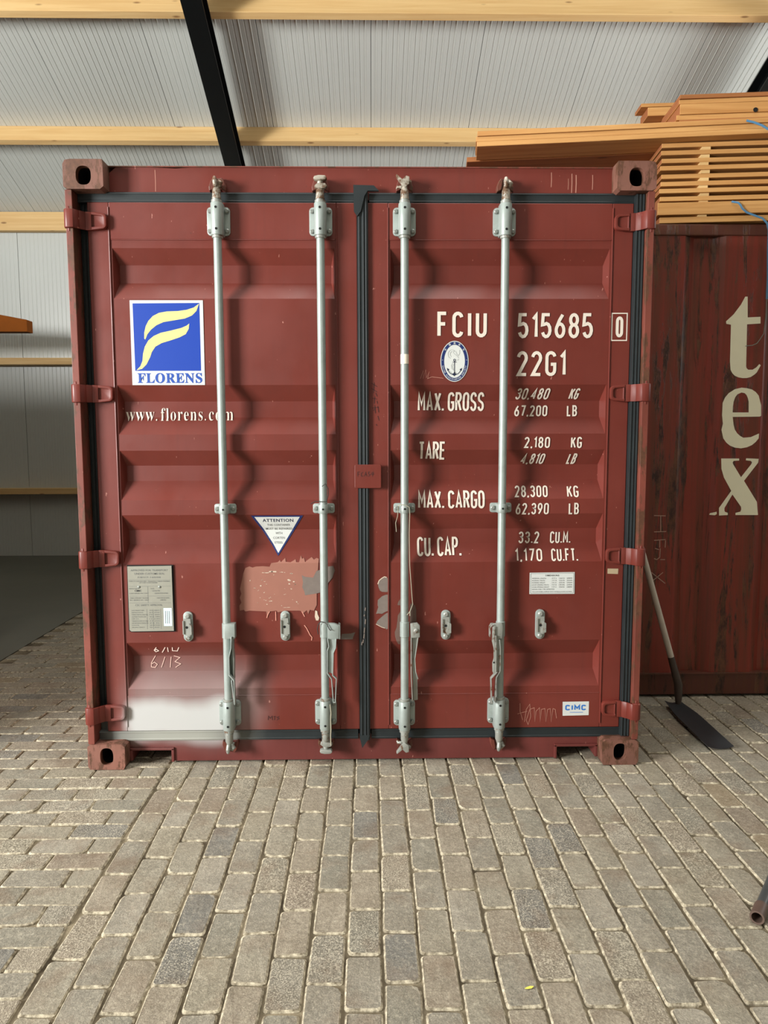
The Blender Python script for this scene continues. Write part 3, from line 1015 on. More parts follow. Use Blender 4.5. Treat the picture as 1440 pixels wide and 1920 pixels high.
def lever(k, x, rod):
    m = MB()
    if k == 0:      # handle seen edge-on beside the rod
        m.box(x - 0.004, x + 0.040, -0.010, 0.030, 0.590, 0.655)
        strip(m, [(x + 0.026, 0.60), (x + 0.024, 0.55), (x + 0.014, 0.51), (x + 0.014, 0.435), (x + 0.032, 0.405)], 0.004, -0.022, 0.016)
        strip(m, [(x + 0.030, 0.60), (x + 0.029, 0.54), (x + 0.032, 0.50), (x + 0.030, 0.43), (x + 0.030, 0.405)], 0.004, -0.010, 0.028)
        m.prism([(x + 0.012, 0.545), (x + 0.028, 0.545), (x + 0.033, 0.50), (x + 0.030, 0.415), (x + 0.012, 0.437)], 0.012, 0.016)
        strip(m, [(x + 0.013, 0.434), (x + 0.034, 0.410), (x + 0.036, 0.30)], 0.0045, -0.026, -0.002)
        strip(m, [(x + 0.024, 0.410), (x + 0.034, 0.302)], 0.004, -0.026, -0.002)
    elif k == 1:
        pl = [(-0.158, 0.653), (-0.150, 0.656), (-0.128, 0.655), (-0.112, 0.648), (-0.109, 0.640), (-0.110, 0.588), (-0.160, 0.586)]
        m.prism(pl, -0.016, 0.006)
        m.prism([(-0.112, 0.650), (-0.104, 0.645), (-0.104, 0.585), (-0.112, 0.588)], -0.014, 0.036)
        m.prism([(-0.155, 0.590), (-0.122, 0.590), (-0.124, 0.552), (-0.133, 0.528), (-0.137, 0.432), (-0.158, 0.440), (-0.159, 0.537), (-0.152, 0.558)], -0.014, -0.008)
        strip(m, [(-0.158, 0.590), (-0.153, 0.556), (-0.160, 0.537), (-0.161, 0.438), (-0.143, 0.411), (-0.136, 0.306), (-0.127, 0.306), (-0.122, 0.412), (-0.138, 0.427), (-0.134, 0.528), (-0.124, 0.550), (-0.122, 0.590)], 0.004, -0.024, -0.006)
    elif k == 2:    # handle turned towards the door
        m.prism([(0.202, 0.648), (0.232, 0.652), (0.243, 0.640), (0.243, 0.588), (0.204, 0.586)], 0.000, 0.018)
        m.prism([(0.208, 0.588), (0.236, 0.588), (0.232, 0.545), (0.222, 0.50), (0.226, 0.44), (0.234, 0.40), (0.236, 0.30), (0.216, 0.297), (0.212, 0.41), (0.210, 0.50), (0.212, 0.545)], 0.020, 0.027)
        strip(m, [(0.236, 0.59), (0.230, 0.545), (0.222, 0.49), (0.226, 0.43), (0.236, 0.40)], 0.004, 0.002, 0.03)
        strip(m, [(0.206, 0.585), (0.206, 0.42), (0.212, 0.30)], 0.004, 0.004, 0.03)
        m.lathe([(0.010, 0), (0.010, -0.005), (0.006, -0.008)], (0.226, 0.0, 0.618), 'y', 12)
    else:
        m.prism([(0.562, 0.650), (0.600, 0.652), (0.604, 0.640), (0.602, 0.585), (0.566, 0.580)], -0.014, 0.000)
        strip(m, [(0.549, 0.590), (0.549, 0.634), (0.556, 0.645), (0.566, 0.646)], 0.004, -0.020, 0.016)
        m.prism([(0.558, 0.640), (0.570, 0.640), (0.568, 0.58), (0.574, 0.545), (0.574, 0.50), (0.574, 0.435), (0.566, 0.425), (0.560, 0.440), (0.559, 0.478), (0.565, 0.50), (0.564, 0.542), (0.556, 0.575)], -0.022, -0.016)
        strip(m, [(0.572, 0.60), (0.574, 0.545), (0.575, 0.432), (0.554, 0.408), (0.558, 0.298), (0.563, 0.298)], 0.0045, -0.026, -0.004)
        strip(m, [(0.590, 0.580), (0.594, 0.540), (0.594, 0.440), (0.578, 0.412), (0.572, 0.302)], 0.0045, -0.020, 0.002)
        m.prism([(0.574, 0.58), (0.590, 0.58), (0.594, 0.54), (0.594, 0.44), (0.576, 0.43)], -0.012, -0.007)
        MB_ = MB().lathe([(0.004, 0), (0.004, -0.001)], (0.5655, -0.0221, 0.480), 'y', 10)
        MB_.build('lever_hole', HOLE, rod)
    m.build('lever_handle', GALV if k in (0, 1) else GALV_W, rod, smooth=True, bevel=0.0008)

RX = (-0.601, -0.1735, 0.1775, 0.5995)
names = ['galvanised lock rod nearest the blue logo', 'galvanised lock rod of the left door beside the centre seal', 'galvanised lock rod with twine hanging from its guide', 'galvanised lock rod between the stencilled words and figures']
for k, x in enumerate(RX):
    rod = MB().lathe([(0.0172, 0.14), (0.0172, 2.46)], (x, RY, 0), 'z', 20).build('lock_rod', GALV, box, smooth=True, label=names[k])
    bearing(x, 2.360, rod, 1)
    bearing(x, 0.236 + (-0.006 if k == 2 else 0.0), rod, -1)
    guide(x, 1.152, rod)
    cam_end(x, 2.440, rod, 1, (0, 1, 2, 0)[k])
    cam_end(x, 0.155, rod, -1, (0, 1, 2, 0)[k])
    keeper(x, 2.492, 1)
    keeper(x, 0.098, -1)
    m = MB()
    hz = 0.620
    m.lathe([(0.0172, -0.034), (0.0205, -0.032), (0.0205, 0.032), (0.0172, 0.034)], (x, RY, hz), 'z', 16)
    m.build('handle_hub', GALV, rod, smooth=True)
    lever(k, x, rod)
MB().lathe([(0.0179, -0.02), (0.0179, 0.02)], (RX[2], RY, 1.788), 'z', 20).build('rod_tape', flat('glossy_cream_tape', (236, 226, 206), 0.2), box, smooth=True, label='cream tape band around the third lock rod')

# handle catches on the doors
for x, d in ((-0.777, DL), (-0.349, DL), (0.362, DR), (0.782, DR)):
    sd = 1 if x < 0.5 else -1
    m = MB()
    m.prism(rrect(x - 0.021, x + 0.021, 0.563, 0.697, 0.0205, 6), 0.052, FY + 0.002)
    c = m.build('handle_catch', GALV, d, smooth=True, bevel=0.002)
    m = MB()
    m.prism([(x - 0.015, 0.668), (x + 0.014, 0.668), (x + 0.016, 0.640), (x + 0.019, 0.600), (x + 0.010, 0.588), (x - 0.016, 0.600), (x - 0.017, 0.640)], 0.036, 0.044)
    m.prism([(x - 0.019, 0.660), (x - 0.014, 0.660), (x - 0.014, 0.600), (x - 0.019, 0.600)], 0.030, 0.053)
    m.prism([(x + 0.010, 0.648), (x + 0.021, 0.640), (x + 0.021, 0.600), (x + 0.004, 0.596), (x + 0.004, 0.610)], 0.026, 0.040)
    for zz in (0.678, 0.580):
        m.lathe([(0.0115, 0.0), (0.0115, -0.007), (0.007, -0.011)], (x, 0.052, zz), 'y', 12)
    m.lathe([(0.006, 0), (0.006, -0.001)], (x - 0.002, 0.0358, 0.630), 'y', 10, 1)
    m.build('catch_hook', [GALV_W, HOLE], d, smooth=True)

# ================================================================== LETTERING AND STICKERS
# outlines in metres (x, z) on the door face
T_SWOOSH_HI=[(-0.6932,2.0251),(-0.7053,1.9941),(-0.7246,1.9756),(-0.755,1.963),(-0.8004,1.9556),(-0.8457,1.9482),(-0.8762,1.9349),(-0.8994,1.9164),(-0.915,1.8978),(-0.9248,1.8755),(-0.9292,1.8792),(-0.9283,1.9052),(-0.9214,1.9312),(-0.9094,1.9534),(-0.89,1.9734),(-0.8633,1.9867),(-0.8293,1.9926),(-0.7842,1.9941),(-0.7465,1.9993),(-0.7162,2.0089)]
T_SWOOSH_LO=[(-0.7368,1.9423),(-0.7397,1.92),(-0.7531,1.8978),(-0.7799,1.8844),(-0.818,1.8718),(-0.856,1.8606),(-0.8829,1.8457),(-0.8987,1.8234),(-0.907,1.801),(-0.9231,1.7711),(-0.9426,1.7524),(-0.967,1.7464),(-0.9497,1.7636),(-0.9399,1.7861),(-0.9366,1.8159),(-0.9281,1.8458),(-0.9121,1.8718),(-0.8889,1.8904),(-0.8584,1.9037),(-0.8167,1.9126),(-0.7712,1.9238),(-0.7484,1.9334)]
T_PATCH=[(-0.5207,0.8894),(-0.5029,0.8965),(-0.4889,0.891),(-0.4747,0.8956),(-0.4429,0.8968),(-0.4146,0.8942),(-0.4073,0.9103),(-0.379,0.9137),(-0.37,0.9226),(-0.3648,0.9136),(-0.3469,0.9314),(-0.3436,0.9153),(-0.3224,0.9134),(-0.301,0.9258),(-0.2977,0.9133),(-0.2853,0.9132),(-0.2778,0.9418),(-0.2727,0.9275),(-0.2639,0.931),(-0.2588,0.9131),(-0.2516,0.9202),(-0.2302,0.9344),(-0.2197,0.9236),(-0.209,0.9307),(-0.1985,0.9271),(-0.2026,0.8769),(-0.2097,0.8733),(-0.2091,0.7724),(-0.2097,0.7217),(-0.2224,0.6964),(-0.2402,0.7001),(-0.2475,0.682),(-0.2544,0.6984),(-0.2688,0.6858),(-0.2829,0.6968),(-0.347,0.6972),(-0.3827,0.6902),(-0.3861,0.6975),(-0.4181,0.694),(-0.4293,0.6651),(-0.4324,0.6941),(-0.5069,0.6982),(-0.5247,0.6947),(-0.5317,0.702),(-0.5495,0.6985),(-0.5508,0.7203),(-0.5416,0.7347),(-0.5483,0.7564),(-0.5408,0.7744),(-0.5467,0.7961),(-0.5359,0.8392),(-0.5311,0.8643)]
T_PATCH_GREY=[(-0.2737,0.8557),(-0.2596,0.8484),(-0.2242,0.8446),(-0.2097,0.8733),(-0.1812,0.8839),(-0.1563,0.8946),(-0.1351,0.8962),(-0.1281,0.8765),(-0.1391,0.8441),(-0.157,0.8226),(-0.1681,0.7866),(-0.2002,0.776),(-0.218,0.7724),(-0.2607,0.7655),(-0.264,0.7836),(-0.2726,0.8017),(-0.2688,0.8233)]
T_FLAKES=[(-0.4361,0.8677,0.0204,0.0031),(-0.4078,0.8693,0.0204,0.0048),(-0.3939,0.8567,0.0068,0.0034),(-0.3618,0.869,0.0102,0.0027),(-0.3477,0.8672,0.0085,0.0024),(-0.3248,0.8634,0.0095,0.0034),(-0.4508,0.8354,0.0048,0.0024),(-0.4368,0.8281,0.0061,0.0031),(-0.4299,0.8173,0.0048,0.0024),(-0.4513,0.8102,0.0068,0.0027),(-0.4798,0.7996,0.0061,0.0027),(-0.4659,0.7887,0.0048,0.002),(-0.4413,0.7795,0.0054,0.0024),(-0.3305,0.8347,0.0119,0.0048),(-0.3129,0.8274,0.0102,0.0034),(-0.3042,0.8148,0.0075,0.0041),(-0.3325,0.8185,0.0075,0.0031),(-0.5004,0.8321,0.0048,0.0075),(-0.3488,0.797,0.0061,0.002),(-0.324,0.7951,0.0068,0.0024),(-0.4705,0.7346,0.0041,0.0024),(-0.4383,0.7452,0.0102,0.002),(-0.41,0.7414,0.0122,0.0031),(-0.4169,0.7559,0.0061,0.0031),(-0.3953,0.7702,0.0041,0.002),(-0.3492,0.7699,0.0048,0.0024),(-0.3,0.7371,0.0054,0.0031),(-0.293,0.7298,0.0041,0.0031),(-0.3176,0.7481,0.0041,0.0024),(-0.3642,0.7194,0.0041,0.0031),(-0.3466,0.712,0.0204,0.002),(-0.428,0.7271,0.0061,0.0027),(-0.4594,0.7562,0.0041,0.002)]
T_STREAKS=[[(-0.266,0.6312),(-0.2555,0.6165),(-0.2416,0.5872),(-0.2328,0.5762),(-0.2347,0.5616)],[(-0.3915,0.6939),(-0.3911,0.6521)],[(-0.4181,0.694),(-0.4273,0.6796),(-0.4311,0.6651)],[(-0.2759,0.6931),(-0.2637,0.6694)]]
T_SPOT=[(-0.2167,0.6975),(-0.2078,0.6938),(-0.2062,0.6793),(-0.1993,0.6647),(-0.203,0.6521),(-0.2136,0.6521),(-0.2188,0.6685)]
T_BLOBS=[[(0.0902,0.8468),(0.1,0.8438),(0.1069,0.8378),(0.1098,0.8139),(0.1117,0.78),(0.0959,0.7781),(0.0802,0.7792),(0.0704,0.7842),(0.0645,0.7982),(0.0607,0.8142),(0.0666,0.8301),(0.0784,0.8399)],[(0.1116,0.768),(0.1126,0.75),(0.1096,0.732),(0.1115,0.6959),(0.0918,0.688),(0.078,0.6801),(0.0642,0.6822),(0.0523,0.6802),(0.0583,0.6983),(0.0623,0.7103),(0.0594,0.7223),(0.0604,0.7423),(0.0802,0.7602),(0.0959,0.7661)],[(0.1115,0.6859),(0.1124,0.6577),(0.1114,0.6175),(0.0995,0.6095),(0.0916,0.6156),(0.0778,0.6197),(0.0522,0.634),(0.0581,0.648),(0.068,0.658),(0.0839,0.672),(0.0997,0.6839)],[(0.1608,0.6916),(0.1607,0.5383),(0.1508,0.5404),(0.1429,0.5567),(0.137,0.5769),(0.1351,0.5971),(0.143,0.6173),(0.147,0.6475),(0.149,0.6716)],[(0.2022,0.7214),(0.2101,0.7274),(0.2259,0.7172),(0.2309,0.6971),(0.2319,0.6449),(0.2141,0.6389),(0.2023,0.639)],[(0.1608,0.7477),(0.1608,0.7177),(0.147,0.7197),(0.151,0.7337)]]
T_SCRIBBLE=[[(0.6994,0.2662),(0.6999,0.229),(0.7127,0.1875)],[(0.6881,0.2167),(0.7321,0.2287)],[(0.7208,0.1791),(0.728,0.2371),(0.7436,0.2617),(0.7486,0.2038),(0.7372,0.1665),(0.7288,0.1874),(0.744,0.2369),(0.764,0.245),(0.7676,0.1787),(0.7723,0.2284),(0.7881,0.2448),(0.7918,0.1785),(0.7963,0.2365),(0.8124,0.2404),(0.8176,0.1783),(0.8245,0.2362),(0.8365,0.2402),(0.8417,0.178),(0.8486,0.2401),(0.8591,0.2359),(0.8656,0.1944)]]
T_CHALK=[[(-0.926,0.5315),(-0.9383,0.5155),(-0.9323,0.5074),(-0.9188,0.5129),(-0.9264,0.5211),(-0.9368,0.5147)],[(-0.8868,0.5313),(-0.905,0.5031)],[(-0.8766,0.5312),(-0.8774,0.5062)],[(-0.8554,0.531),(-0.8575,0.5125),(-0.8364,0.5107),(-0.8263,0.5308)],[(-0.9377,0.4872),(-0.9577,0.4533),(-0.9583,0.4347),(-0.9411,0.4321),(-0.9311,0.4466),(-0.9442,0.4565),(-0.9579,0.4469)],[(-0.8962,0.4804),(-0.9135,0.4319)],[(-0.8687,0.4802),(-0.8742,0.4316)],[(-0.8568,0.485),(-0.8295,0.4767),(-0.8521,0.4582),(-0.8264,0.4475),(-0.8505,0.4314)]]
T_SCRATCH=[[(0.2473,1.7096),(0.2587,1.7436),(0.2588,1.7096),(0.2701,1.7473),(0.2725,1.7134),(0.2855,1.7398),(0.2779,1.7096),(0.297,1.7171),(0.3469,1.711)]]
T_HANZI=[[(0.0369,1.691),(0.0597,1.6758)],[(0.0483,1.6932),(0.0443,1.6494)],[(0.0368,1.6683),(0.0597,1.6531)],[(0.0535,1.6494),(0.0611,1.6342)],[(0.0404,1.6266),(0.0596,1.6228)],[(0.0504,1.6342),(0.048,1.6039)],[(0.0595,1.6152),(0.0618,1.6038)],[(0.0402,1.5849),(0.0671,1.5886)],[(0.0503,1.5963),(0.0532,1.562)],[(0.0633,1.5924),(0.067,1.5658)],[(0.044,1.5735),(0.0502,1.5811)],[(0.0631,1.5506),(0.0685,1.5315)],[(0.0553,1.5163),(0.0592,1.5086)]]
T_MARK_DARK=[[(-0.4335,0.1983),(-0.4316,0.2164),(-0.4239,0.2064),(-0.4157,0.2162),(-0.4144,0.1981)],[(-0.4094,0.2145),(-0.3998,0.2144)],[(-0.4046,0.2145),(-0.4049,0.198)],[(-0.3839,0.2143),(-0.3951,0.2103),(-0.3841,0.2044),(-0.3953,0.1979)]]
T_PLATE_MARK=[[(-0.0246,1.2912),(-0.0245,1.3104),(-0.0145,1.3103)],[(-0.0246,1.3012),(-0.0169,1.3011)],[(-0.0015,1.3095),(-0.0092,1.3049),(-0.0093,1.2927),(-0.0001,1.2927)],[(0.0045,1.2911),(0.01,1.3102),(0.0152,1.2911)],[(0.0068,1.2988),(0.0137,1.2987)],[(0.0291,1.3102),(0.0215,1.3102),(0.0214,1.3018),(0.0291,1.2987),(0.0214,1.291)],[(0.0391,1.3102),(0.0337,1.3002),(0.0444,1.3002),(0.0429,1.3101),(0.039,1.291)]]
T_T=[(2.0445,2.2069),(2.0577,2.2069),(2.0627,2.0977),(2.1322,2.1009),(2.1339,2.0655),(2.0611,2.061),(2.0659,1.8384),(2.069,1.828),(2.0787,1.8201),(2.1021,1.8201),(2.1216,1.8319),(2.1374,1.8501),(2.1457,1.8436),(2.1261,1.8057),(2.1133,1.794),(2.0939,1.7809),(2.0741,1.7757),(2.0507,1.7751),(2.0272,1.779),(2.0067,1.7876),(1.9928,1.8006),(1.982,1.8189),(1.9767,1.8646),(1.9736,2.059),(1.9482,2.0636),(1.9463,2.0771),(1.9858,2.1138),(2.0232,2.1652)]
T_E_OUT=[(2.0463,1.724),(2.0766,1.7207),(2.1036,1.7141),(2.1243,1.7009),(2.142,1.6812),(2.1579,1.6285),(2.1606,1.5723),(2.1541,1.5677),(2.0044,1.5661),(2.0116,1.523),(2.0195,1.4965),(2.0339,1.4766),(2.0513,1.4619),(2.0685,1.4533),(2.1088,1.4565),(2.1537,1.4763),(2.1529,1.4497),(2.137,1.4298),(2.1175,1.4132),(2.0911,1.4013),(2.0577,1.3954),(2.0238,1.3995),(1.9964,1.4102),(1.9754,1.4269),(1.9576,1.4502),(1.9456,1.4967),(1.9522,1.5298),(1.9456,1.5761),(1.9462,1.642),(1.9583,1.6716),(1.9774,1.6946),(2.0099,1.7155)]
T_E_IN=[(2.0033,1.5905),(2.0033,1.6222),(2.0062,1.6485),(2.0132,1.6715),(2.0245,1.6879),(2.0475,1.6977),(2.0644,1.6944),(2.0749,1.6846),(2.083,1.6681),(2.0886,1.6483),(2.0912,1.5903)]
T_X=[(1.9508,1.3403),(2.05,1.34),(2.0505,1.3287),(2.0202,1.3268),(2.0152,1.3181),(2.0176,1.31),(2.0647,1.2375),(2.1189,1.3097),(2.1218,1.3198),(2.1148,1.3265),(2.0876,1.3299),(2.0884,1.3412),(2.1582,1.3377),(2.1558,1.3163),(2.0826,1.2173),(2.1591,1.101),(2.1728,1.0278),(2.0435,1.0284),(2.0429,1.0406),(2.0698,1.0473),(2.074,1.0608),(2.072,1.0743),(2.0215,1.1421),(1.9806,1.0679),(1.9812,1.0531),(1.9849,1.0463),(2.0001,1.0408),(2.0006,1.0286),(1.9518,1.0261),(1.9501,1.0681),(2.0139,1.1623),(1.9701,1.2365),(1.9546,1.2835)]
T_X_FOOT=[(1.9041,1.029),(1.9072,1.0378),(1.9373,1.0478),(1.9392,1.0343),(1.928,1.0275)]
T_ETCH=[[(1.5915,1.0276),(1.6557,1.0254)],[(1.6281,1.0255),(1.631,0.9386)],[(1.5945,0.9368),(1.6617,0.9385)],[(1.6602,0.8939),(1.5961,0.8893)],[(1.6278,0.8891),(1.6291,0.8494)],[(1.6025,0.8446),(1.6255,0.8375)],[(1.6322,0.8444),(1.631,0.7947),(1.6145,0.7819),(1.5995,0.7879)],[(1.6604,0.889),(1.6588,0.8493)],[(1.6344,0.7817),(1.6612,0.7816)],[(1.5871,0.7101),(1.6658,0.6476)],[(1.6517,0.7098),(1.5918,0.6601)]]

NAVY_B = flat('logo_blue_print', (28, 72, 160), 0.45)
NAVY_D = flat('dark_navy_print', (22, 30, 60), 0.5)
GREYL = flat('pale_grey_print', (168, 172, 170), 0.6)
GREYD = flat('dark_grey_residue', (112, 88, 78), 0.8, var=0.3, vscale=60)
SCR2 = flat('pink_scraper_streak', (206, 140, 122), 0.8)
CHALKW = flat('white_chalk_mark', (240, 216, 204), 0.9)

BRK = sorted({v for g in GR for v in g})
XBRK = sorted([v for v in XL] + [-v for v in XL])
def drape(bm, off=0.0013, cut=True):
    """bm lies in the xz plane (y=0): cut it at the fold lines and lay it on the door surface"""
    if cut:
        zs = [v.co.z for v in bm.verts]; xs = [v.co.x for v in bm.verts]
        for z in BRK:
            if min(zs) < z < max(zs):
                bmesh.ops.bisect_plane(bm, geom=bm.verts[:] + bm.edges[:] + bm.faces[:], plane_co=(0, 0, z), plane_no=(0, 0, 1))
        for x in XBRK:
            if min(xs) < x < max(xs):
                bmesh.ops.bisect_plane(bm, geom=bm.verts[:] + bm.edges[:] + bm.faces[:], plane_co=(x, 0, 0), plane_no=(1, 0, 0))
    for v in bm.verts:
        v.co.y += surf(v.co.x, v.co.z) - off
    return bm
def bm_obj(bm, name, mat, parent, label=None):
    for f in bm.faces:
        f.normal_update()
        if f.normal.y > 0: f.normal_flip()
    me = bpy.data.meshes.new(name)
    bm.to_mesh(me); bm.free()
    me.materials.append(mat)
    return link(name, me, parent, label)

def loops_bm(*loops):
    bm = bmesh.new()
    es = []
    for lp in loops:
        vs = [bm.verts.new((x, 0, z)) for x, z in lp]
        es += [bm.edges.new((vs[i], vs[(i + 1) % len(vs)])) for i in range(len(vs))]
    bmesh.ops.triangle_fill(bm, use_beauty=True, use_dissolve=False, edges=es, normal=(0, -1, 0))
    return bm

def ribbon(bm, path, w):
    P = [Vector(p) for p in path]
    closed = (P[0] - P[-1]).length < 1e-6 and len(P) > 3
    if closed: P = P[:-1]
    n = len(P)
    L, R = [], []
    for i in range(n):
        a = P[i] - P[i - 1] if (i or closed) else P[1] - P[0]
        b = P[(i + 1) % n] - P[i] if (i < n - 1 or closed) else a
        if a.length < 1e-9: a = b
        if b.length < 1e-9: b = a
        a.normalize(); b.normalize()
        t = (a + b)
        t = t.normalized() if t.length > 1e-6 else a
        nr = Vector((-t.y, t.x))
        k = w / 2 / max(0.45, nr.dot(Vector((-a.y, a.x))))
        L.append(bm.verts.new((P[i].x + nr.x * k, 0, P[i].y + nr.y * k)))
        R.append(bm.verts.new((P[i].x - nr.x * k, 0, P[i].y - nr.y * k)))
    for i in range(n if closed else n - 1):  # quads along the stroke
        j = (i + 1) % n
        try: bm.faces.new((L[i], L[j], R[j], R[i]))
        except ValueError: pass

def arc(cx, cy, rx, ry, a0, a1, n=7):
    return [(cx + rx * cos(RAD(a0 + (a1 - a0) * k / n)), cy + ry * sin(RAD(a0 + (a1 - a0) * k / n))) for k in range(n + 1)]
GW = 0.36
def _glyphs():
    w = GW; h = w / 2; r = 0.20
    O = arc(h, 1 - r, h, r, 0, 180) + arc(h, r, h, r, 180, 360)
    O = O + [O[0]]
    C = arc(h, 1 - r, h, r, 8, 180) + arc(h, r, h, r, 180, 352)
    g = {
        'O': (w, [O]), '0': (w, [O]),
        'C': (w, [C]),
        'G': (w, [arc(h, 1 - r, h, r, 8, 180) + arc(h, r, h, r, 180, 360) + [(w, 0.47), (h, 0.47)]]),
        'U': (w, [[(0, 1)] + arc(h, r, h, r, 180, 360) + [(w, 1)]]),
        'I': (0.0, [[(0, 0), (0, 1)]]),
        'F': (w * 0.92, [[(0, 0), (0, 1), (w * 0.92, 1)], [(0, 0.53), (w * 0.8, 0.53)]]),
        'E': (w * 0.92, [[(w * 0.92, 1), (0, 1), (0, 0), (w * 0.92, 0)], [(0, 0.53), (w * 0.8, 0.53)]]),
        'L': (w * 0.88, [[(0, 1), (0, 0), (w * 0.88, 0)]]),
        'T': (w, [[(0, 1), (w, 1)], [(h, 1), (h, 0)]]),
        'A': (w * 1.1, [[(0, 0), (w * .55, 1), (w * 1.1, 0)], [(w * .2, 0.27), (w * .9, 0.27)]]),
        'M': (w * 1.25, [[(0, 0), (0, 1), (w * .625, 0.35), (w * 1.25, 1), (w * 1.25, 0)]]),
        'X': (w * 1.05, [[(0, 0), (w * 1.05, 1)], [(0, 1), (w * 1.05, 0)]]),
        'K': (w, [[(0, 0), (0, 1)], [(w, 1), (0.02, 0.42)], [(w * 0.4, 0.62), (w * 1.05, 0)]]),
        'R': (w, [[(0, 0), (0, 1), (w * .5, 1)] + arc(w * .5, .765, w * .48, .235, 80, -90) + [(0, .53)], [(w * .5, .53), (w * 1.02, 0)]]),
        'P': (w, [[(0, 0), (0, 1), (w * .5, 1)] + arc(w * .5, .745, w * .48, .255, 80, -90) + [(0, .49)]]),
        'B': (w, [[(0, .53), (0, 1), (w * .5, 1)] + arc(w * .5, .765, w * .44, .235, 80, -90) + [(0, .53)],
                  [(0, .53), (0, 0), (w * .5, 0)] + arc(w * .5, .265, w * .5, .265, -80, 90) ]),
        'S': (w, [arc(h, 1 - .24, h, .24, 10, 225, 8) + arc(h, .25, h, .25, 50, -170, 8)]),
        '1': (w * .4, [[(0, .80), (w * .4, 1), (w * .4, 0)]]),
        '2': (w, [arc(h, .76, h, .24, 170, -25, 8) + [(0.01, 0.0), (w, 0.0)]]),
        '3': (w, [arc(h, .765, h, .235, 165, -80, 8) + arc(h, .27, h, .27, 85, -165, 8)]),
        '4': (w * 1.05, [[(w * .78, 0), (w * .78, 1), (0, .27), (w * 1.05, .27)]]),
        '5': (w, [[(w * .93, 1), (.03, 1), (.0, .54)] + arc(h, .30, h, .30, 120, -160, 9)]),
        '6': (w, [[(w * .82, 1), (w * .40, .74), (w * .08, .44)], arc(h, .29, h, .29, 150, 510, 16)]),
        '7': (w, [[(0, 1), (w, 1), (w * .35, 0)]]),
        '8': (w, [arc(h, .765, h * .9, .235, -90, 270, 14), arc(h, .27, h, .27, 90, 450, 14)]),
        '9': (w, [[(w * .18, 0), (w * .6, .26), (w * .92, .56)], arc(h, .71, h, .29, -30, 330, 16)]),
        '.': (0.0, [[(0, -.02), (0, .10)]]),
        ',': (0.0, [[(0.03, .08), (-0.03, -.10)]]),
        ' ': (0.12, []),
    }
    return g
GL = _glyphs()
def stencil(text, x0, x1, z0, z1, t, name='lettering', parent=None, shear=0.0, gap=0.19, mat=None, label=None, surface=True):
    h = (z1 - z0) - t
    adv, pos = 0, []
    for ch in text:
        w, st = GL[ch]
        pos.append((adv, st))
        adv += w + gap + (0.13 if ch != ' ' else 0)
    adv -= gap + 0.13
    sx = (x1 - x0 - t) / adv / h
    bm = bmesh.new()
    lay = 0
    for a, st in pos:
        for pth in st:
            n0 = len(bm.verts); bm.verts.ensure_lookup_table()
            pts = [(x0 + t / 2 + (a + px) * h * sx + shear * pz * h, z0 + t / 2 + pz * h) for px, pz in pth]
            ribbon(bm, pts, t)
            lay += 1
            bm.verts.ensure_lookup_table()
            for v in bm.verts[n0:]: v.co.y = -0.00012 * (lay % 4)
    drape(bm)
    return bm_obj(bm, name, mat or WHITE, parent, label)

def font_bm(text, x0, x1, z0, z1, offset=0.0, spacing=1.0, rot=0.0):
    """built-in interface font laid into the box, as a bmesh in the xz plane"""
    c = bpy.data.curves.new('tmp', 'FONT')
    c.body = text; c.size = 1; c.offset = offset; c.resolution_u = 2; c.space_character = spacing
    o = bpy.data.objects.new('tmp', c)
    COL.objects.link(o)
    e = o.evaluated_get(bpy.context.evaluated_depsgraph_get())
    me = e.to_mesh()
    bm = bmesh.new(); bm.from_mesh(me)
    e.to_mesh_clear()
    bpy.data.objects.remove(o); bpy.data.curves.remove(c)
    xs = [v.co.x for v in bm.verts]; ys = [v.co.y for v in bm.verts]
    if not xs: return bm
    ax, bx, ay, by = min(xs), max(xs), min(ys), max(ys)
    if x1 is None:      # keep proportions
        k = (z1 - z0) / (by - ay)
        x1 = x0 + (bx - ax) * k
    for v in bm.verts:
        X = x0 + (v.co.x - ax) / (bx - ax) * (x1 - x0)
        Z = z0 + (v.co.y - ay) / (by - ay) * (z1 - z0)
        v.co = (X, 0, Z)
    return bm
def merge(dst, src):
    me = bpy.data.meshes.new('t'); src.to_mesh(me); src.free(); dst.from_mesh(me); bpy.data.meshes.remove(me)
def bold(s):
    return ''.join(chr(0x1D400 + ord(c) - 65) if 'A' <= c <= 'Z' else chr(0x1D41A + ord(c) - 97) if 'a' <= c <= 'z' else c for c in s)
def text(parts, name, mat, parent, label=None, off=0.0016, **k):
    bm = bmesh.new()
    for p_ in parts:
        merge(bm, font_bm(*p_, **k))
    drape(bm, off)
    return bm_obj(bm, name, mat, parent, label)
def plate(pts, name, mat, parent, label=None, off=0.0008, *holes):
    bm = loops_bm(pts, *holes)
    drape(bm, off)
    return bm_obj(bm, name, mat, parent, label)
def strokes(paths, w, name, mat, parent, label=None, off=0.0012):
    bm = bmesh.new()
    for p_ in paths: ribbon(bm, p_, w)
    drape(bm, off)
    return bm_obj(bm, name, mat, parent, label)

# owner code, number, type
stencil('FCIU', 0.319, 0.531, 1.884, 1.992, 0.0145, parent=DR, gap=0.24, label='white stencilled letters FCIU')
stencil('515685', 0.664, 0.988, 1.880, 1.986, 0.0135, parent=DR, gap=0.16, label='white stencilled number 515685')
stencil('0', 1.086, 1.118, 1.884, 1.972, 0.0125, parent=DR, label='white boxed check digit 0')
bx = [(1.069, 1.871), (1.069, 1.985), (1.134, 1.985), (1.134, 1.871), (1.069, 1.871)]
strokes([bx], 0.0045, 'check_digit_box', WHITE, DR)
stencil('22G1', 0.662, 0.874, 1.720, 1.826, 0.0135, parent=DR, gap=0.16, label='white stencilled code 22G1')
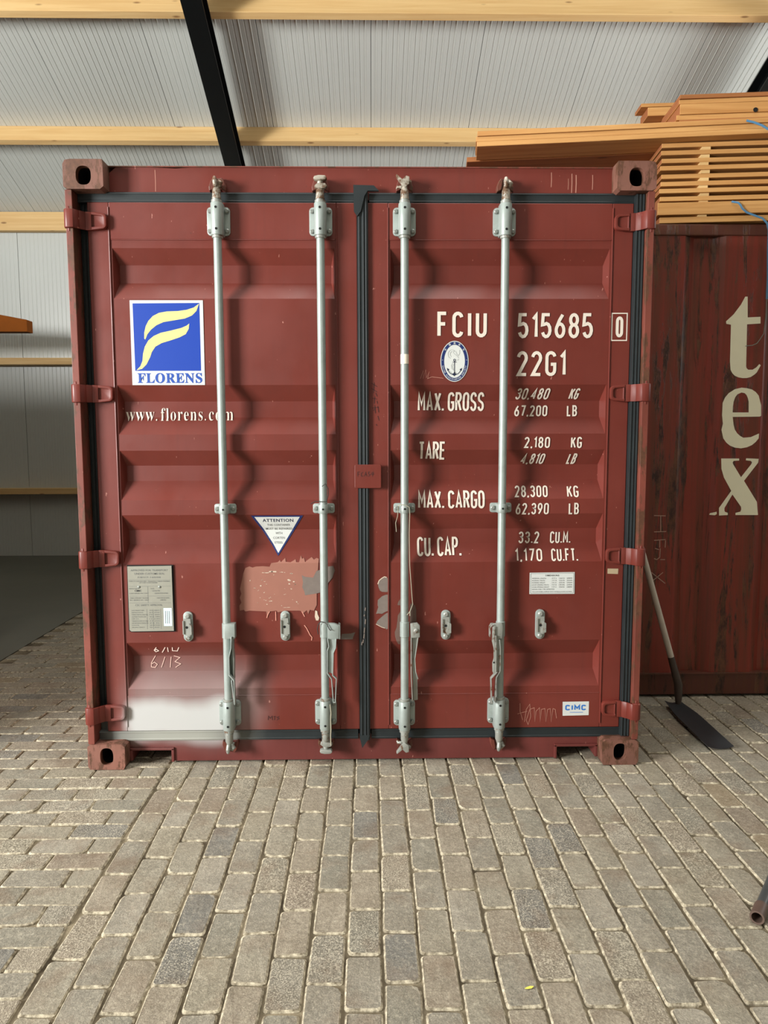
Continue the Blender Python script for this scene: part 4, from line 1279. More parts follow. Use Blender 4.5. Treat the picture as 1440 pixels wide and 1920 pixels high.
# weights and measures
A = dict(parent=DR)
stencil('MAX. GROSS', 0.238, 0.528, 1.572, 1.653, 0.0092, gap=0.12, label='white words MAX. GROSS', **A)
stencil('TARE', 0.240, 0.358, 1.361, 1.440, 0.0092, gap=0.10, label='white word TARE', **A)
stencil('MAX. CARGO', 0.238, 0.530, 1.148, 1.226, 0.0092, gap=0.12, label='white words MAX. CARGO', **A)
stencil('CU. CAP.', 0.236, 0.432, 0.935, 1.018, 0.0092, gap=0.12, label='white words CU. CAP.', **A)
for s_, x0, x1, zb, zt, sh in (('30,480', .662, .806, 1.622, 1.669, .22), ('KG', .896, .936, 1.622, 1.669, .22), ('67,200', .661, .806, 1.549, 1.597, .05), ('LB', .893, .938, 1.549, 1.597, 0),
                               ('2,180', .699, .811, 1.411, 1.459, .05), ('KG', .903, .951, 1.410, 1.459, .03), ('4,810', .690, .790, 1.340, 1.387, .22), ('LB', .893, .931, 1.340, 1.387, .22),
                               ('28,300', .663, .808, 1.196, 1.246, .05), ('KG', .894, .945, 1.195, 1.245, .03), ('62,390', .666, .812, 1.120, 1.171, .03), ('LB', .900, .945, 1.120, 1.171, 0),
                               ('33.2', .688, .780, .987, 1.040, .04), ('CU.M.', .829, .921, .987, 1.040, .03), ('1,170', .669, .789, .912, .965, .03), ('CU.FT.', .830, .948, .912, .965, .03)):
    stencil(s_, x0, x1, zb, zt, 0.0066, gap=0.17, shear=sh, label='white figures or units ' + s_, **A)

# owner logo on the left door
logo = plate([(-0.986, 1.684), (-0.986, 2.039), (-0.677, 2.039), (-0.677, 1.684)], 'logo_sticker', STICK, DL, 'white square sticker carrying a blue field with a yellow flowing F and the word FLORENS')
plate([(-0.972, 1.744), (-0.974, 2.026), (-0.692, 2.028), (-0.692, 1.744)], 'logo_field', BLUE, DL, 'blue field of the logo', 0.0012)
plate(T_SWOOSH_HI, 'logo_swoosh', YELLOW, DL, 'pale yellow upper stroke of the logo', 0.0016)
plate(T_SWOOSH_LO, 'logo_swoosh', YELLOW, DL, 'pale yellow lower stroke of the logo', 0.0016)
text([(bold('FLORENS'), -0.963, -0.688, 1.692, 1.735)], 'lettering', NAVY_B, DL, 'blue serif word FLORENS', offset=0.012, spacing=1.06)
text([(bold('www.'), -1.031, -0.895, 1.532, 1.571), (bold('fl'), -0.880, -0.845, 1.533, 1.588), (bold('orens.'), -0.838, -0.684, 1.533, 1.572), (bold('com'), -0.672, -0.566, 1.533, 1.572)],
     'lettering', WHITE, DL, 'white serif web address www.florens.com', offset=-0.011, spacing=1.12)

# triangle notice
plate([(-0.493, 1.120), (-0.265, 1.120), (-0.378, 0.940)], 'attention_sticker', NAVY, DL, 'blue-edged white triangle reading ATTENTION THIS CONTAINER MUST BE REPAIRED WITH CORTEN STEEL')
plate([(-0.478, 1.1135), (-0.280, 1.1135), (-0.378, 0.952)], 'attention_sticker_field', STICK, DL, None, 0.0012)
text([('ATTENTION', -0.444, -0.309, 1.090, 1.105)], 'sticker_print', NAVY_D, DL, offset=0.02, spacing=1.1)
text([('THIS CONTAINER', -0.426, -0.325, 1.0715, 1.081), ('MUST BE REPAIRED', -0.433, -0.316, 1.053, 1.063), ('WITH', -0.391, -0.361, 1.033, 1.043), ('CORTEN', -0.402, -0.350, 1.012, 1.022), ('STEEL', -0.396, -0.358, 0.991, 1.001)],
     'sticker_print', INK, DL, offset=0.008, spacing=1.05)

# approval plate (riveted) on the left door
pl = [(-1.034, 0.616), (-1.034, 0.900), (-0.842, 0.902), (-0.840, 0.612), (-1.026, 0.610)]
m = MB().prism(pl, FY - 0.009, FY - 0.0045)
pk = m.build('approval_plate', PLATE, DL, label='aged approval plate headed APPROVED FOR TRANSPORT UNDER CUSTOMS SEAL')
MB().prism([(-1.039, 0.612), (-1.037, 0.905), (-0.836, 0.905), (-0.834, 0.607), (-1.027, 0.606)], FY - 0.0045, FY + 0.001).build('approval_plate_backing', HOLE, DL, label='black rubber sheet behind the approval plate')
def rows(x0, x1, z, widths, h, text_='LTERNSAO'):
    out = []
    r_ = random.Random(int(z * 1e4))
    x = x0
    return out
r_ = random.Random(5)
def gib(n):
    return ''.join(r_.choice('AEIOUNRSTLMCD ') for _ in range(n)).strip() or 'A'
P_ = [('APPROVED FOR TRANSPORT', -1.020, -0.858, 0.879, 0.887), ('UNDER CUSTOMS SEAL', -1.004, -0.872, 0.8635, 0.872), ('F/BV/7-160/08', -0.990, -0.890, 0.848, 0.855)]
P2 = []
P2 += [('TYPE CT-2209-B57-PBD   MANUFACTURERS NUMBER', -1.030, -0.850, 0.8315, 0.836), ('OF THE CONTAINER', -0.985, -0.905, 0.8255, 0.830)]
P2 += [('MANUFACTURED BY', -1.030, -0.985, 0.799, 0.804), ('DATE', -0.935, -0.920, 0.799, 0.804), ('CORTEN STEEL', -0.930, -0.895, 0.789, 0.794), ('CONTAINER FACTORY', -1.030, -0.945, 0.778, 0.783), ('IDENTIFICATION NUMBER', -0.918, -0.860, 0.778, 0.783)]
P2 += [('TIMBER COMPONENT TREATMENT', -1.027, -0.945, 0.757, 0.762), ('IM / BASILEUM / 2007', -1.027, -0.945, 0.748, 0.753), ('OWNER NAME AND ADDRESS', -0.910, -0.855, 0.757, 0.762), ('LIMITED', -0.895, -0.870, 0.748, 0.753)]
P_ += [('CSC SAFETY APPROVAL', -1.005, -0.885, 0.724, 0.732)]
for i in range(9):
    P2.append((['DATE MANUFACTURED', 'IDENTIFICATION NO', 'MAXIMUM OPERATING GROSS MASS', 'ALLOWABLE STACKING LOAD', 'FOR 1.8 G', 'TRANSVERSE RACKING TEST FORCE', 'FIRST MAINTENANCE EXAMINATION', 'DATE', 'END WALL STRENGTH'][i], -1.022, -1.022 + (0.055, 0.05, 0.07, 0.062, 0.03, 0.07, 0.07, 0.03, 0.055)[i], 0.702 - i * 0.0095, 0.7065 - i * 0.0095))
    P2.append((['30.480', '67.200', '192.000', '423.280', '15.240', '33.600', '05', '2008', '0.4P'][i], -0.945, -0.900, 0.702 - i * 0.0095, 0.7065 - i * 0.0095))
def text_flat(parts, y, name, mat, parent, label=None, **k):
    bm = bmesh.new()
    for p_ in parts: merge(bm, font_bm(*p_, **k))
    for v in bm.verts: v.co.y = y
    return bm_obj(bm, name, mat, parent, label)
text_flat(P_, FY - 0.0095, 'plate_print', INK, DL, offset=0.004)
text_flat(P2, FY - 0.0095, 'plate_print', INK, DL)
text_flat([('CIMC', -1.006, -0.976, 0.788, 0.796)], FY - 0.0095, 'plate_print', INKD, DL, offset=0.03)
bm = bmesh.new()
for z in (0.840, 0.812, 0.768, 0.738): ribbon(bm, [(-1.030, z), (-0.848, z)], 0.0009)
ribbon(bm, [(-0.948, 0.812), (-0.948, 0.738)], 0.0009)
for x in (-0.955, -0.928, -0.895): ribbon(bm, [(x, 0.710), (x, 0.620)], 0.0009)
for v in bm.verts: v.co.y = FY - 0.0094
bm_obj(bm, 'plate_ruling', INK, DL)
m = MB()
for x in (-0.987, -0.897): m.lathe([(0.0062, 0), (0.005, -0.003), (0.002, -0.004)], (x, FY - 0.009, 0.809), 'y', 10)
m.pieces('plate_rivet', BOLT, DL, smooth=True)
MB().box(-0.882, -0.846, FY - 0.0102, FY - 0.009, 0.634, 0.714).build('plate_sticker', flat('pale_blue_sticker', (206, 228, 234), 0.4), DL, label='small pale blue sticker on the approval plate')
bm = bmesh.new()
for x in (-0.874, -0.866, -0.858): ribbon(bm, [(x, 0.645), (x, 0.702)], 0.0022)
for v in bm.verts: v.co.y = FY - 0.0106
bm_obj(bm, 'sticker_print', INK, DL)

# dimensions label and maker label on the right door
plate([(0.733, 0.765), (0.733, 0.861), (0.933, 0.863), (0.934, 0.765)], 'dimensions_label', STICK, DR, 'white label headed DIMENSIONS with rows of small print')
rows_ = ['INTERNAL LENGTH', 'INTERNAL WIDTH', 'INTERNAL HEIGHT', 'DOOR OPENING WIDTH', 'DOOR OPENING HEIGHT', 'DESIGN AND TYPE APPROVED']
D_ = [('DIMENSIONS', 0.803, 0.864, 0.845, 0.852)]
D2 = []
for i, s_ in enumerate(rows_):
    z = 0.833 - i * 0.0098
    D2.append((s_, 0.744, 0.744 + (0.062, 0.056, 0.058, 0.074, 0.076, 0.10)[i], z, z + 0.0052))
    if i < 5:
        D2.append(((['19 FT 4', '7 FT 8', '7 FT 10', '7 FT 8', '7 FT 5'][i]), 0.832, 0.852, z, z + 0.0052))
        D2.append(((['13/64 IN', '19/32 IN', '3/32 IN', '1/8 IN', '49/64 IN'][i]), 0.864, 0.888, z, z + 0.0052))
        D2.append(((['5898MM', '2352MM', '2393MM', '2340MM', '2280MM'][i]), 0.898, 0.922, z, z + 0.0052))
D2.append(('THIS CONTAINER COMPLIES WITH THE REGULATIONS IN FORCE', 0.744, 0.922, 0.773, 0.778))
text([p for p in D_], 'label_print', INK, DR, offset=0.01)
text([p for p in D2], 'label_print', INK, DR)
strokes([[(0.738, 0.769), (0.738, 0.857), (0.929, 0.859), (0.929, 0.769), (0.738, 0.769)]], 0.0012, 'label_border', INK, DR, off=0.0014)
plate([(0.893, 0.206), (0.892, 0.271), (1.011, 0.272), (1.011, 0.208)], 'maker_label', STICK, DR, 'white label with bright blue letters CIMC')
stencil('CIMC', 0.904, 0.999, 0.231, 0.257, 0.0062, name='label_print', parent=DR, mat=LBLUE, gap=0.14)
strokes([[(0.925, 0.2215), (0.985, 0.2215)]], 0.0022, 'label_print', LBLUE, DR, off=0.0014)
plate([(1.079, 0.855), (1.079, 0.878), (1.127, 0.877), (1.126, 0.853)], 'stile_label', TAPE, DR, 'small beige label on the right stile')

# oval classification emblem
EC, ERX, ERZ = (0.3935, 1.783), 0.0605, 0.0865
ell = lambda k, n=48: [(EC[0] + ERX * k * cos(2 * pi * i / n), EC[1] + (ERZ - ERX * (1 - k)) * sin(2 * pi * i / n) if False else EC[1] + ERZ * (1 - (1 - k) * 0.72) * sin(2 * pi * i / n)) for i in range(n)]
plate(ell(1.0), 'class_emblem', STICK, DR, 'oval white emblem with a navy ring, an anchor and a dragon')
bm = loops_bm(ell(0.95), ell(0.74)); drape(bm, 0.0012); bm_obj(bm, 'emblem_ring', NAVY, DR, 'navy ring of the emblem')
bm = bmesh.new()
def on_ring(s_, a, size, k=0.845, flip=False, off=0.0):
    g = font_bm(s_, 0, None, 0, size, off)
    xs = [v.co.x for v in g.verts]
    c_ = (min(xs) + max(xs)) / 2
    x0 = EC[0] + ERX * k * cos(RAD(a)); z0 = EC[1] + ERZ * (1 - (1 - k) * 0.72) * sin(RAD(a))
    ta = math.atan2(sin(RAD(a)) / ERZ, cos(RAD(a)) / ERX) - pi / 2 + (pi if flip else 0)
    for v in g.verts:
        x, z = v.co.x - c_, v.co.z - size / 2
        v.co = (x0 + x * cos(ta) - z * sin(ta), 0, z0 + x * sin(ta) + z * cos(ta))
    merge(bm, g)
for ch, a in zip('中国船级社', (140, 114, 90, 66, 40)):
    on_ring(ch, a, 0.0088, off=0.012)
words_ = 'CHINA CLASSIFICATION SOCIETY'
for i, ch in enumerate(words_):
    if ch != ' ': on_ring(ch, 196 + 148 * i / (len(words_) - 1), 0.0064, flip=True, off=0.01)
for a in (176, 4): on_ring('*', a, 0.005, off=0.02)
drape(bm, 0.0016); bm_obj(bm, 'emblem_print', STICK, DR)
cx, cz = EC
strokes([[(cx, cz + 0.000), (cx, cz - 0.050)], [(cx - 0.0085, cz - 0.003), (cx + 0.0085, cz - 0.003)], arc(cx, cz + 0.005, 0.0042, 0.0042, 0, 360, 10),
         arc(cx - 0.001, cz - 0.027, 0.028, 0.030, 200, 262, 8), arc(cx, cz - 0.027, 0.028, 0.030, 340, 278, 8)], 0.0026, 'emblem_anchor', NAVY_D, DR, 'navy anchor of the emblem', 0.0018)
bm = loops_bm([(cx - 0.012, cz - 0.054), (cx - 0.003, cz - 0.050), (cx, cz - 0.038), (cx + 0.003, cz - 0.050), (cx + 0.009, cz - 0.054), (cx, cz - 0.063)])
for sx in (-1, 1):
    g = loops_bm([(cx + sx * 0.033, cz - 0.028), (cx + sx * 0.030, cz - 0.041), (cx + sx * 0.022, cz - 0.034)]); merge(bm, g)
drape(bm, 0.0018); bm_obj(bm, 'emblem_anchor', NAVY_D, DR)
strokes([arc(cx - 0.012, cz + 0.030, 0.016, 0.019, 60, 250, 12), arc(cx - 0.009, cz + 0.030, 0.010, 0.012, 90, 240, 10), [(cx - 0.006, cz + 0.036), (cx - 0.002, cz + 0.046), (cx + 0.006, cz + 0.040), (cx + 0.010, cz + 0.030), (cx + 0.016, cz + 0.024), (cx + 0.022, cz + 0.034), (cx + 0.021, cz + 0.048)],
         [(cx - 0.004, cz + 0.034), (cx + 0.004, cz + 0.028), (cx + 0.012, cz + 0.022), (cx + 0.018, cz + 0.014)], [(cx + 0.006, cz + 0.005), (cx + 0.014, cz + 0.005), (cx + 0.018, cz + 0.009)],
         [(cx - 0.008, cz - 0.008), (cx - 0.014, cz - 0.018), (cx - 0.012, cz - 0.030), (cx - 0.002, cz - 0.040), (cx + 0.006, cz - 0.048), (cx + 0.010, cz - 0.056)], [(cx - 0.003, cz - 0.012), (cx - 0.009, cz - 0.022), (cx - 0.004, cz - 0.034), (cx + 0.004, cz - 0.040)],
         [(cx - 0.022, cz - 0.040), (cx - 0.014, cz - 0.048), (cx - 0.010, cz - 0.056)]], 0.0017, 'emblem_dragon', GREYL, DR, 'pale grey coiled dragon of the emblem', 0.0017)

# patches, residue, chalk and marker
plate(T_PATCH, 'primer_patch', PATCH, DL, 'ragged pink scraped patch below the triangle notice')
plate(T_PATCH_GREY, 'residue_patch', GREYP, DL, 'grey residue at the right end of the pink patch', 0.0012)
bm = bmesh.new()
r_ = random.Random(3)
for x, z, a, b in T_FLAKES:
    for _ in range(2):
        n = 7
        ox, oz = r_.uniform(-a, a) * .6, r_.uniform(-b, b) * .8
        s_ = r_.uniform(.35, .75)
        merge(bm, loops_bm([(x + ox + a * s_ * cos(2 * pi * i / n) * r_.uniform(.5, 1.1), z + oz + b * s_ * sin(2 * pi * i / n) * r_.uniform(.5, 1.1)) for i in range(n)]))
drape(bm, 0.0015); bm_obj(bm, 'paper_flakes', FLAKE, DL)
strokes(T_STREAKS, 0.0035, 'scraper_streaks', SCR2, DL)
plate(T_SPOT, 'paper_scrap', FLAKE, DL, 'white paper scrap beside the second lock rod')
for i, q in enumerate(T_BLOBS):
    plate(q, 'residue_patch', GREYP if i < 3 else GREYD, DR, 'grey glue residue left of the third lock rod' if i < 3 else 'dark grey residue behind the third lock rod', 0.0016)
strokes([[T_BLOBS[0][k] for k in (9, 10, 11, 0, 1)]], 0.004, 'paper_edge', FLAKE, DR, off=0.002)
strokes([[T_BLOBS[2][k] for k in (6, 5, 4)]], 0.0025, 'paper_edge', FLAKE, DR, off=0.002)
plate([(-0.105, 0.565), (-0.100, 0.590), (-0.060, 0.592), (-0.040, 0.598), (-0.048, 0.580), (-0.052, 0.566)], 'residue_patch', GREYP, DL, 'grey scrap of tape beside the handle')
strokes(T_SCRIBBLE, 0.0022, 'scribble', SCR, DR, 'pale looping scribble beside the maker label')
strokes(T_CHALK[:4], 0.0036, 'chalk_writing', CHALKW, DL, 'white chalk figures 6/14')
strokes(T_CHALK[4:], 0.0026, 'chalk_writing', CHALK, DL, 'faint chalk figures 6/13')
strokes(T_SCRATCH, 0.0018, 'scribble', SCR, DR)
strokes(T_HANZI, 0.0028, 'marker_writing', MARK, DR, 'dark vertical handwriting on the stile')
strokes(T_MARK_DARK, 0.0030, 'marker_writing', MARK, DL, 'faint dark letters near the bottom of the left door')
bm = bmesh.new()
for p_ in T_PLATE_MARK: ribbon(bm, p_, 0.0026)
for v in bm.verts: v.co.y = 0.0312 if v.co.x < 0.077 else 0.06
bm_obj(bm, 'plate_writing', MARK, DR, 'dark scratched characters on the centre plate')
strokes([[(0.97, 2.455), (0.972, 2.53)]], 0.0001, 'x', MARK, DR) if False else None
bm = bmesh.new()
for x, z0, z1, w in ((0.887, 2.487, 2.565, 0.0035), (0.905, 2.487, 2.560, 0.004), (0.872, 2.50, 2.545, 0.002), (0.975, 2.50, 2.56, 0.003), (0.80, 2.51, 2.57, 0.003), (-0.866, 2.488, 2.575, 0.0025)):
    ribbon(bm, [(x, z0), (x + 0.001, (z0 + z1) / 2), (x, z1)], w)
for v in bm.verts: v.co.y = 0.0742
bm_obj(bm, 'header_runs', SCR, box, 'pale vertical runs on the header')

# twine and wire
MB().tube([(0.150, 0.0, 1.165), (0.158, -0.006, 1.172), (0.178, -0.006, 1.170), (0.197, -0.004, 1.160), (0.199, -0.004, 1.132), (0.1965, -0.004, 1.047), (0.199, -0.003, 0.907), (0.209, -0.002, 0.766), (0.212, -0.002, 0.736), (0.200, -0.004, 0.705), (0.187, -0.004, 0.689)], 0.0016, 6).tube([(0.150, 0.0, 1.165), (0.146, -0.004, 1.12), (0.138, -0.003, 1.093), (0.141, -0.003, 1.054)], 0.0015, 6).tube([(0.200, -0.004, 0.705), (0.200, -0.004, 0.685)], 0.002, 6).build('twine', TWINE, None, smooth=True)
tw = bpy.data.objects['twine']; tag(tw, 'pale twine knotted round the third lock rod guide and hanging down', 'string')
w_ = MB().tube([(-0.225, 0.0, 1.176), (-0.205, -0.008, 1.188), (-0.176, -0.012, 1.186), (-0.158, -0.006, 1.187), (-0.150, -0.004, 1.215), (-0.150, -0.004, 1.240), (-0.162, -0.004, 1.262), (-0.176, -0.004, 1.251)], 0.0018, 6).build('wire', WIRE, None, smooth=True)
tag(w_, 'dark wire looped above the guide of the second lock rod', 'wire')
w_ = MB().tube([(-0.199, -0.003, 0.650), (-0.190, -0.006, 0.662), (-0.176, -0.005, 0.660), (-0.160, -0.021, 0.655), (-0.150, -0.023, 0.632), (-0.142, -0.024, 0.628)], 0.0022, 6).tube([(-0.199, 0.0, 0.650), (-0.204, 0.0, 0.630), (-0.2, 0.0, 0.605)], 0.002, 6).build('wire', WIRE, None, smooth=True)
tag(w_, 'dark wire twisted round the second lock rod at its handle hub', 'wire')
w_ = MB().tube([(-0.151, -0.008, 0.292), (-0.147, -0.010, 0.255), (-0.149, -0.010, 0.225), (-0.148, -0.010, 0.180), (-0.150, -0.008, 0.150), (-0.149, -0.006, 0.105)], 0.0028, 6).build('string', TWINE, None, smooth=True)
tag(w_, 'frayed pale cord hanging over the bottom bearing of the second lock rod', 'string')

ETCH = flat('etched_pale_scratch', (176, 140, 122), 0.8)
STRAP = flat('light_blue_strap', (84, 132, 168), 0.5)
CORD = flat('grey_green_cord', (120, 124, 112), 0.6)
SHAFT = flat('weathered_wood_shaft', (200, 188, 172), 0.6, var=0.25, vscale=20)
SOCKET = flat('dark_rusty_steel', (70, 56, 46), 0.55, var=0.4, vscale=25)
BLADE = flat('dark_blade_steel', (44, 46, 48), 0.5, var=0.4, vscale=12)
PIPE = flat('grey_pipe_steel', (84, 88, 88), 0.4, 0.3, var=0.3, vscale=20)
PIPE_R = flat('rusty_pipe_collar', (104, 84, 74), 0.5, 0.2, var=0.3, vscale=30)
LEAF = flat('yellow_leaf', (226, 214, 90), 0.6)

# ================================================================== SECOND CONTAINER, SIDE ON
def side_container(label, paint, rail, letters):
    """long side faces -y at local y=0, x from 0 to 6.06"""
    root = link('shipping_container', None)
    tag(root, label, 'container')
    Lx, Dp, Ht = 6.058, 2.438, 2.591
    for x in (0, Lx - 0.178):
        for z in (0, Ht - 0.118):
            for y in (0, Dp - 0.162):
                m = MB()
                if y == 0:
                    holed(m, rrect(x, x + 0.178, z, z + 0.118, 0.004), (x + 0.089, z + 0.059), 0.035, 0.030, 0.0, 0.162, 0.028)
                    m.build('corner_casting', [CAST, HOLE], root)
                else:
                    m.prism(rrect(x, x + 0.178, z, z + 0.118, 0.004), y, y + 0.162).build('corner_casting', CAST, root)
        for y in (0.004, Dp - 0.13):
            MB().box(x + 0.01, x + 0.165, y, y + 0.126, 0.118, Ht - 0.118).build('corner_post', rail, root, bevel=0.004)
    for y0 in (0.0, Dp - 0.06):
        MB().box(0.178, Lx - 0.178, y0 + 0.004, y0 + 0.06, Ht - 0.068, Ht - 0.008).build('top_rail', rail, root, bevel=0.006, label='rusty square top rail')
        m = MB()
        m.box(0.178, Lx - 0.178, y0 + 0.008, y0 + 0.05, 0.012, 0.134)
        m.box(0.178, Lx - 0.178, y0 + 0.000 if y0 == 0 else y0, y0 + 0.05, 0.128, 0.138)
        m.build('bottom_rail', rail, root, bevel=0.002)
    for sgn, yo in ((1, 0.010), (-1, Dp - 0.010)):
        pts = []
        x = 0.13
        while x < Lx - 0.18:
            if not pts: pts.append((0.166, yo))
            for dx, dy in ((0, 0), (0.23, 0), (0.29, 0.036), (0.39, 0.036)):
                if x + dx > 0.165 and x + dx < Lx - 0.165: pts.append((x + dx, yo + sgn * dy))
            x += 0.45
        n = len(pts)
        m = MB().add([(x, y, z) for z in (0.130, Ht - 0.060) for x, y in pts], [(i, i + 1, n + i + 1, n + i) for i in range(n - 1)])
        m.build('side_wall', paint, root)
    MB().box(0.05, Lx - 0.05, 0.05, Dp - 0.05, Ht - 0.03, Ht - 0.014).build('container_roof', paint, root)
    MB().box(0.05, Lx - 0.05, 0.05, Dp - 0.05, 0.1, 0.14).build('container_floor', DARKIN, root)
    for x in (0.02, Lx - 0.06):
        MB().box(x, x + 0.04, 0.1, Dp - 0.1, 0.05, Ht - 0.05).build('end_wall', paint, root)
    return root
X2, Y2 = 1.350, 0.867
c2 = side_container('old rust-streaked container standing side-on behind the right edge, lettered tex', RUSTY, RUSTY_RAIL, True)
c2.location = (X2, Y2, 0)
def flat2(loops, name, mat, label=None, off=0.0015, w=None):
    if w:
        bm = bmesh.new()
        for p_ in loops: ribbon(bm, p_, w)
    else:
        bm = loops_bm(*loops)
    # cut and lay on the corrugation
    brk = []
    x = 0.13
    while x < 1.6:
        brk += [x, x + 0.23, x + 0.29, x + 0.39]; x += 0.45
    def yy(x):
        x = x - 0.13
        k = x % 0.45
        if k < 0.23: return 0.0
        if k < 0.29: return 0.036 * (k - 0.23) / 0.06
        if k < 0.39: return 0.036
        return 0.036 * (0.45 - k) / 0.06
    for v in bm.verts: v.co.x -= X2
    for b in brk:
        bmesh.ops.bisect_plane(bm, geom=bm.verts[:] + bm.edges[:] + bm.faces[:], plane_co=(b, 0, 0), plane_no=(1, 0, 0))
    for v in bm.verts: v.co.y = 0.010 + yy(v.co.x) - off
    return bm_obj(bm, name, mat, c2, label)
flat2([T_T], 'letter_t', CREAM, 'large cream letter t')
flat2([T_E_OUT, T_E_IN], 'letter_e', CREAM, 'large cream letter e')
flat2([T_X], 'letter_x', CREAM, 'large cream letter x, its foot chipped')
flat2([T_X_FOOT], 'letter_x_foot', CREAM, 'detached foot of the letter x')
flat2(T_ETCH, 'etched_writing', ETCH, 'thin pale scratched letters T E X', 0.0012, 0.0045)

# third container, out of view, added crossways on the left to shade that corner
c3 = side_container('unseen container added crossways on the left to shade the rear corner', RUSTY, RUSTY_RAIL, False)
c3.location = (-8.72, -0.40, 0)
# cantilever rack arm poking in from the left
rack = link('cantilever_rack', None)
rack.location = (-5.3, 5.0, 0)
tag(rack, 'storage rack whose orange arm pokes in from the left edge above head height', 'rack')
AX, AY, bz = 1.69, -0.07, 2.592
m = MB()
m.add([(AX, AY, bz), (AX, AY + 0.14, bz), (AX, AY + 0.14, bz + 0.125), (AX, AY, bz + 0.125),
       (AX - 0.40, AY, bz), (AX - 0.40, AY + 0.14, bz), (AX - 0.40, AY + 0.14, bz + 0.20), (AX - 0.40, AY, bz + 0.20),
       (0.06, AY, bz), (0.06, AY + 0.14, bz), (0.06, AY + 0.14, bz + 0.26), (0.06, AY, bz + 0.26)],
      [(0, 1, 2, 3), (0, 4, 5, 1), (1, 5, 6, 2), (2, 6, 7, 3), (3, 7, 4, 0), (4, 8, 9, 5), (5, 9, 10, 6), (6, 10, 11, 7), (7, 11, 8, 4), (8, 11, 10, 9)])
m.build('rack_arm', AMBER, rack, bevel=0.006, label='orange lacquered tapered arm')
MB().box(-0.08, 0.08, -0.12, 0.12, 0.02, 3.2).build('rack_post', BLACK, rack, bevel=0.005)
MB().box(-0.10, 0.80, -0.14, 0.14, 0.0, 0.10).build('rack_foot', BLACK, rack, bevel=0.005)

# ================================================================== LUMBER ON THE SECOND CONTAINER
YAWL = RAD(-5.2)
def board(x0, L, y0, wd, z0, th, mat, label, cat='board', group=None, yaw=YAWL, sag=0.0, tilt=0.0, cut=0.0, seed=0, name='wooden_board'):
    """board whose near left bottom corner is (x0, y0, z0)"""
    r_ = random.Random(seed)
    m = MB()
    N = 8
    vs = []
    for i in range(N + 1):
        t = i / N
        x = L * t
        dz = sag * 4 * t * (1 - t) + tilt * x + r_.uniform(-0.0003, 0.0003)
        dy = r_.uniform(-0.002, 0.002)
        c = cut * (1 - t) if i == 0 else 0
        vs += [(x, dy, dz), (x + c, wd + dy, dz), (x + c, wd + dy, dz + th), (x, dy, dz + th)]
    fs = [(0, 1, 2, 3), tuple(4 * N + k for k in (3, 2, 1, 0))]
    for i in range(N):
        a, b = 4 * i, 4 * (i + 1)
        for k in range(4):
            fs.append((a + k, a + (k + 1) % 4, b + (k + 1) % 4, b + k))
    m.add(vs, fs)
    for j in range(len(m.f)): m.m[j] = 1 if j < 2 else 0
    # keep material slots through the bevel
    me = bpy.data.meshes.new(name)
    me.from_pydata(m.v, [], m.f)
    bm = bmesh.new(); bm.from_mesh(me)
    bm.faces.ensure_lookup_table()
    bm.faces[0].material_index = 1; bm.faces[1].material_index = 1
    bmesh.ops.recalc_face_normals(bm, faces=bm.faces)
    es = [e for e in bm.edges if len(e.link_faces) == 2 and e.calc_face_angle(0) > RAD(50)]
    bmesh.ops.bevel(bm, geom=es, offset=0.0015, segments=1, affect='EDGES')
    bm.to_mesh(me); bm.free()
    me.materials.append(mat); me.materials.append(ORANGE_END)
    o = link(name, me)
    o.location = (x0, y0, z0)
    o.rotation_euler = (0, 0, yaw)
    return tag(o, label, cat, group)

ORD = ['lowest', 'second', 'third', 'fourth', 'fifth', 'sixth', 'seventh', 'eighth', 'ninth', 'tenth', 'eleventh', 'twelfth']
BZ = 2.592
board(1.575, 3.4, 0.893, 0.62, BZ, 0.030, ORANGE, 'wide orange-brown board lying directly on the rusty container, lowest of the stack', seed=1)
board(1.560, 3.4, 0.885, 0.62, BZ + 0.040, 0.062, ORANGE, 'thick orange-brown timber near the foot of the gapped stack, with blue strap over it', seed=2, name='wooden_beam')
z = BZ + 0.112
gap_n = 8
tops = []
for k in range(gap_n):
    th_ = 0.0225
    dx = (0.0, -0.006, 0.004, 0.008, -0.004, 0.006, 0.0, 0.004)[k]
    board(1.572 + dx, 3.4, 0.892 + dx, 0.62, z, th_, ORANGE, 'thin orange-brown board, %s up among the eight boards spaced apart by sticks' % ORD[k], group='spaced boards of the lower stack', seed=10 + k)
    tops.append(z + th_)
    z += 0.0392
ztop = tops[-1]
# sticks between the layers
zz = [BZ + 0.030] + [BZ + 0.102] + tops[:-1]
for k in range(len(zz)):
    nxt = (BZ + 0.040) if k == 0 else (BZ + 0.112 + 0.0392 * (k - 1))
    h_ = nxt - zz[k] 
    if h_ < 0.004: continue
    for j, xo in enumerate((0.20, 2.4)):
        ca, sa = cos(YAWL), sin(YAWL)
        px_, py_ = 1.575 + xo * ca + 0.004 * (k % 3), 0.892 + xo * sa + 0.006
        m = MB().box(0, 0.045, 0, 0.58, 0, h_ - 0.0004)
        o = m.build('wooden_stick', PINE, None)
        o.location = (px_, py_, zz[k] + 0.0002); o.rotation_euler = (0, 0, YAWL)
        lab = 'small spacer stick %s up between the boards, %s' % (ORD[k], 'near their visible left end' if j == 0 else 'far along to the right')
        tag(o, lab, 'spacer', 'spacer sticks between the boards')
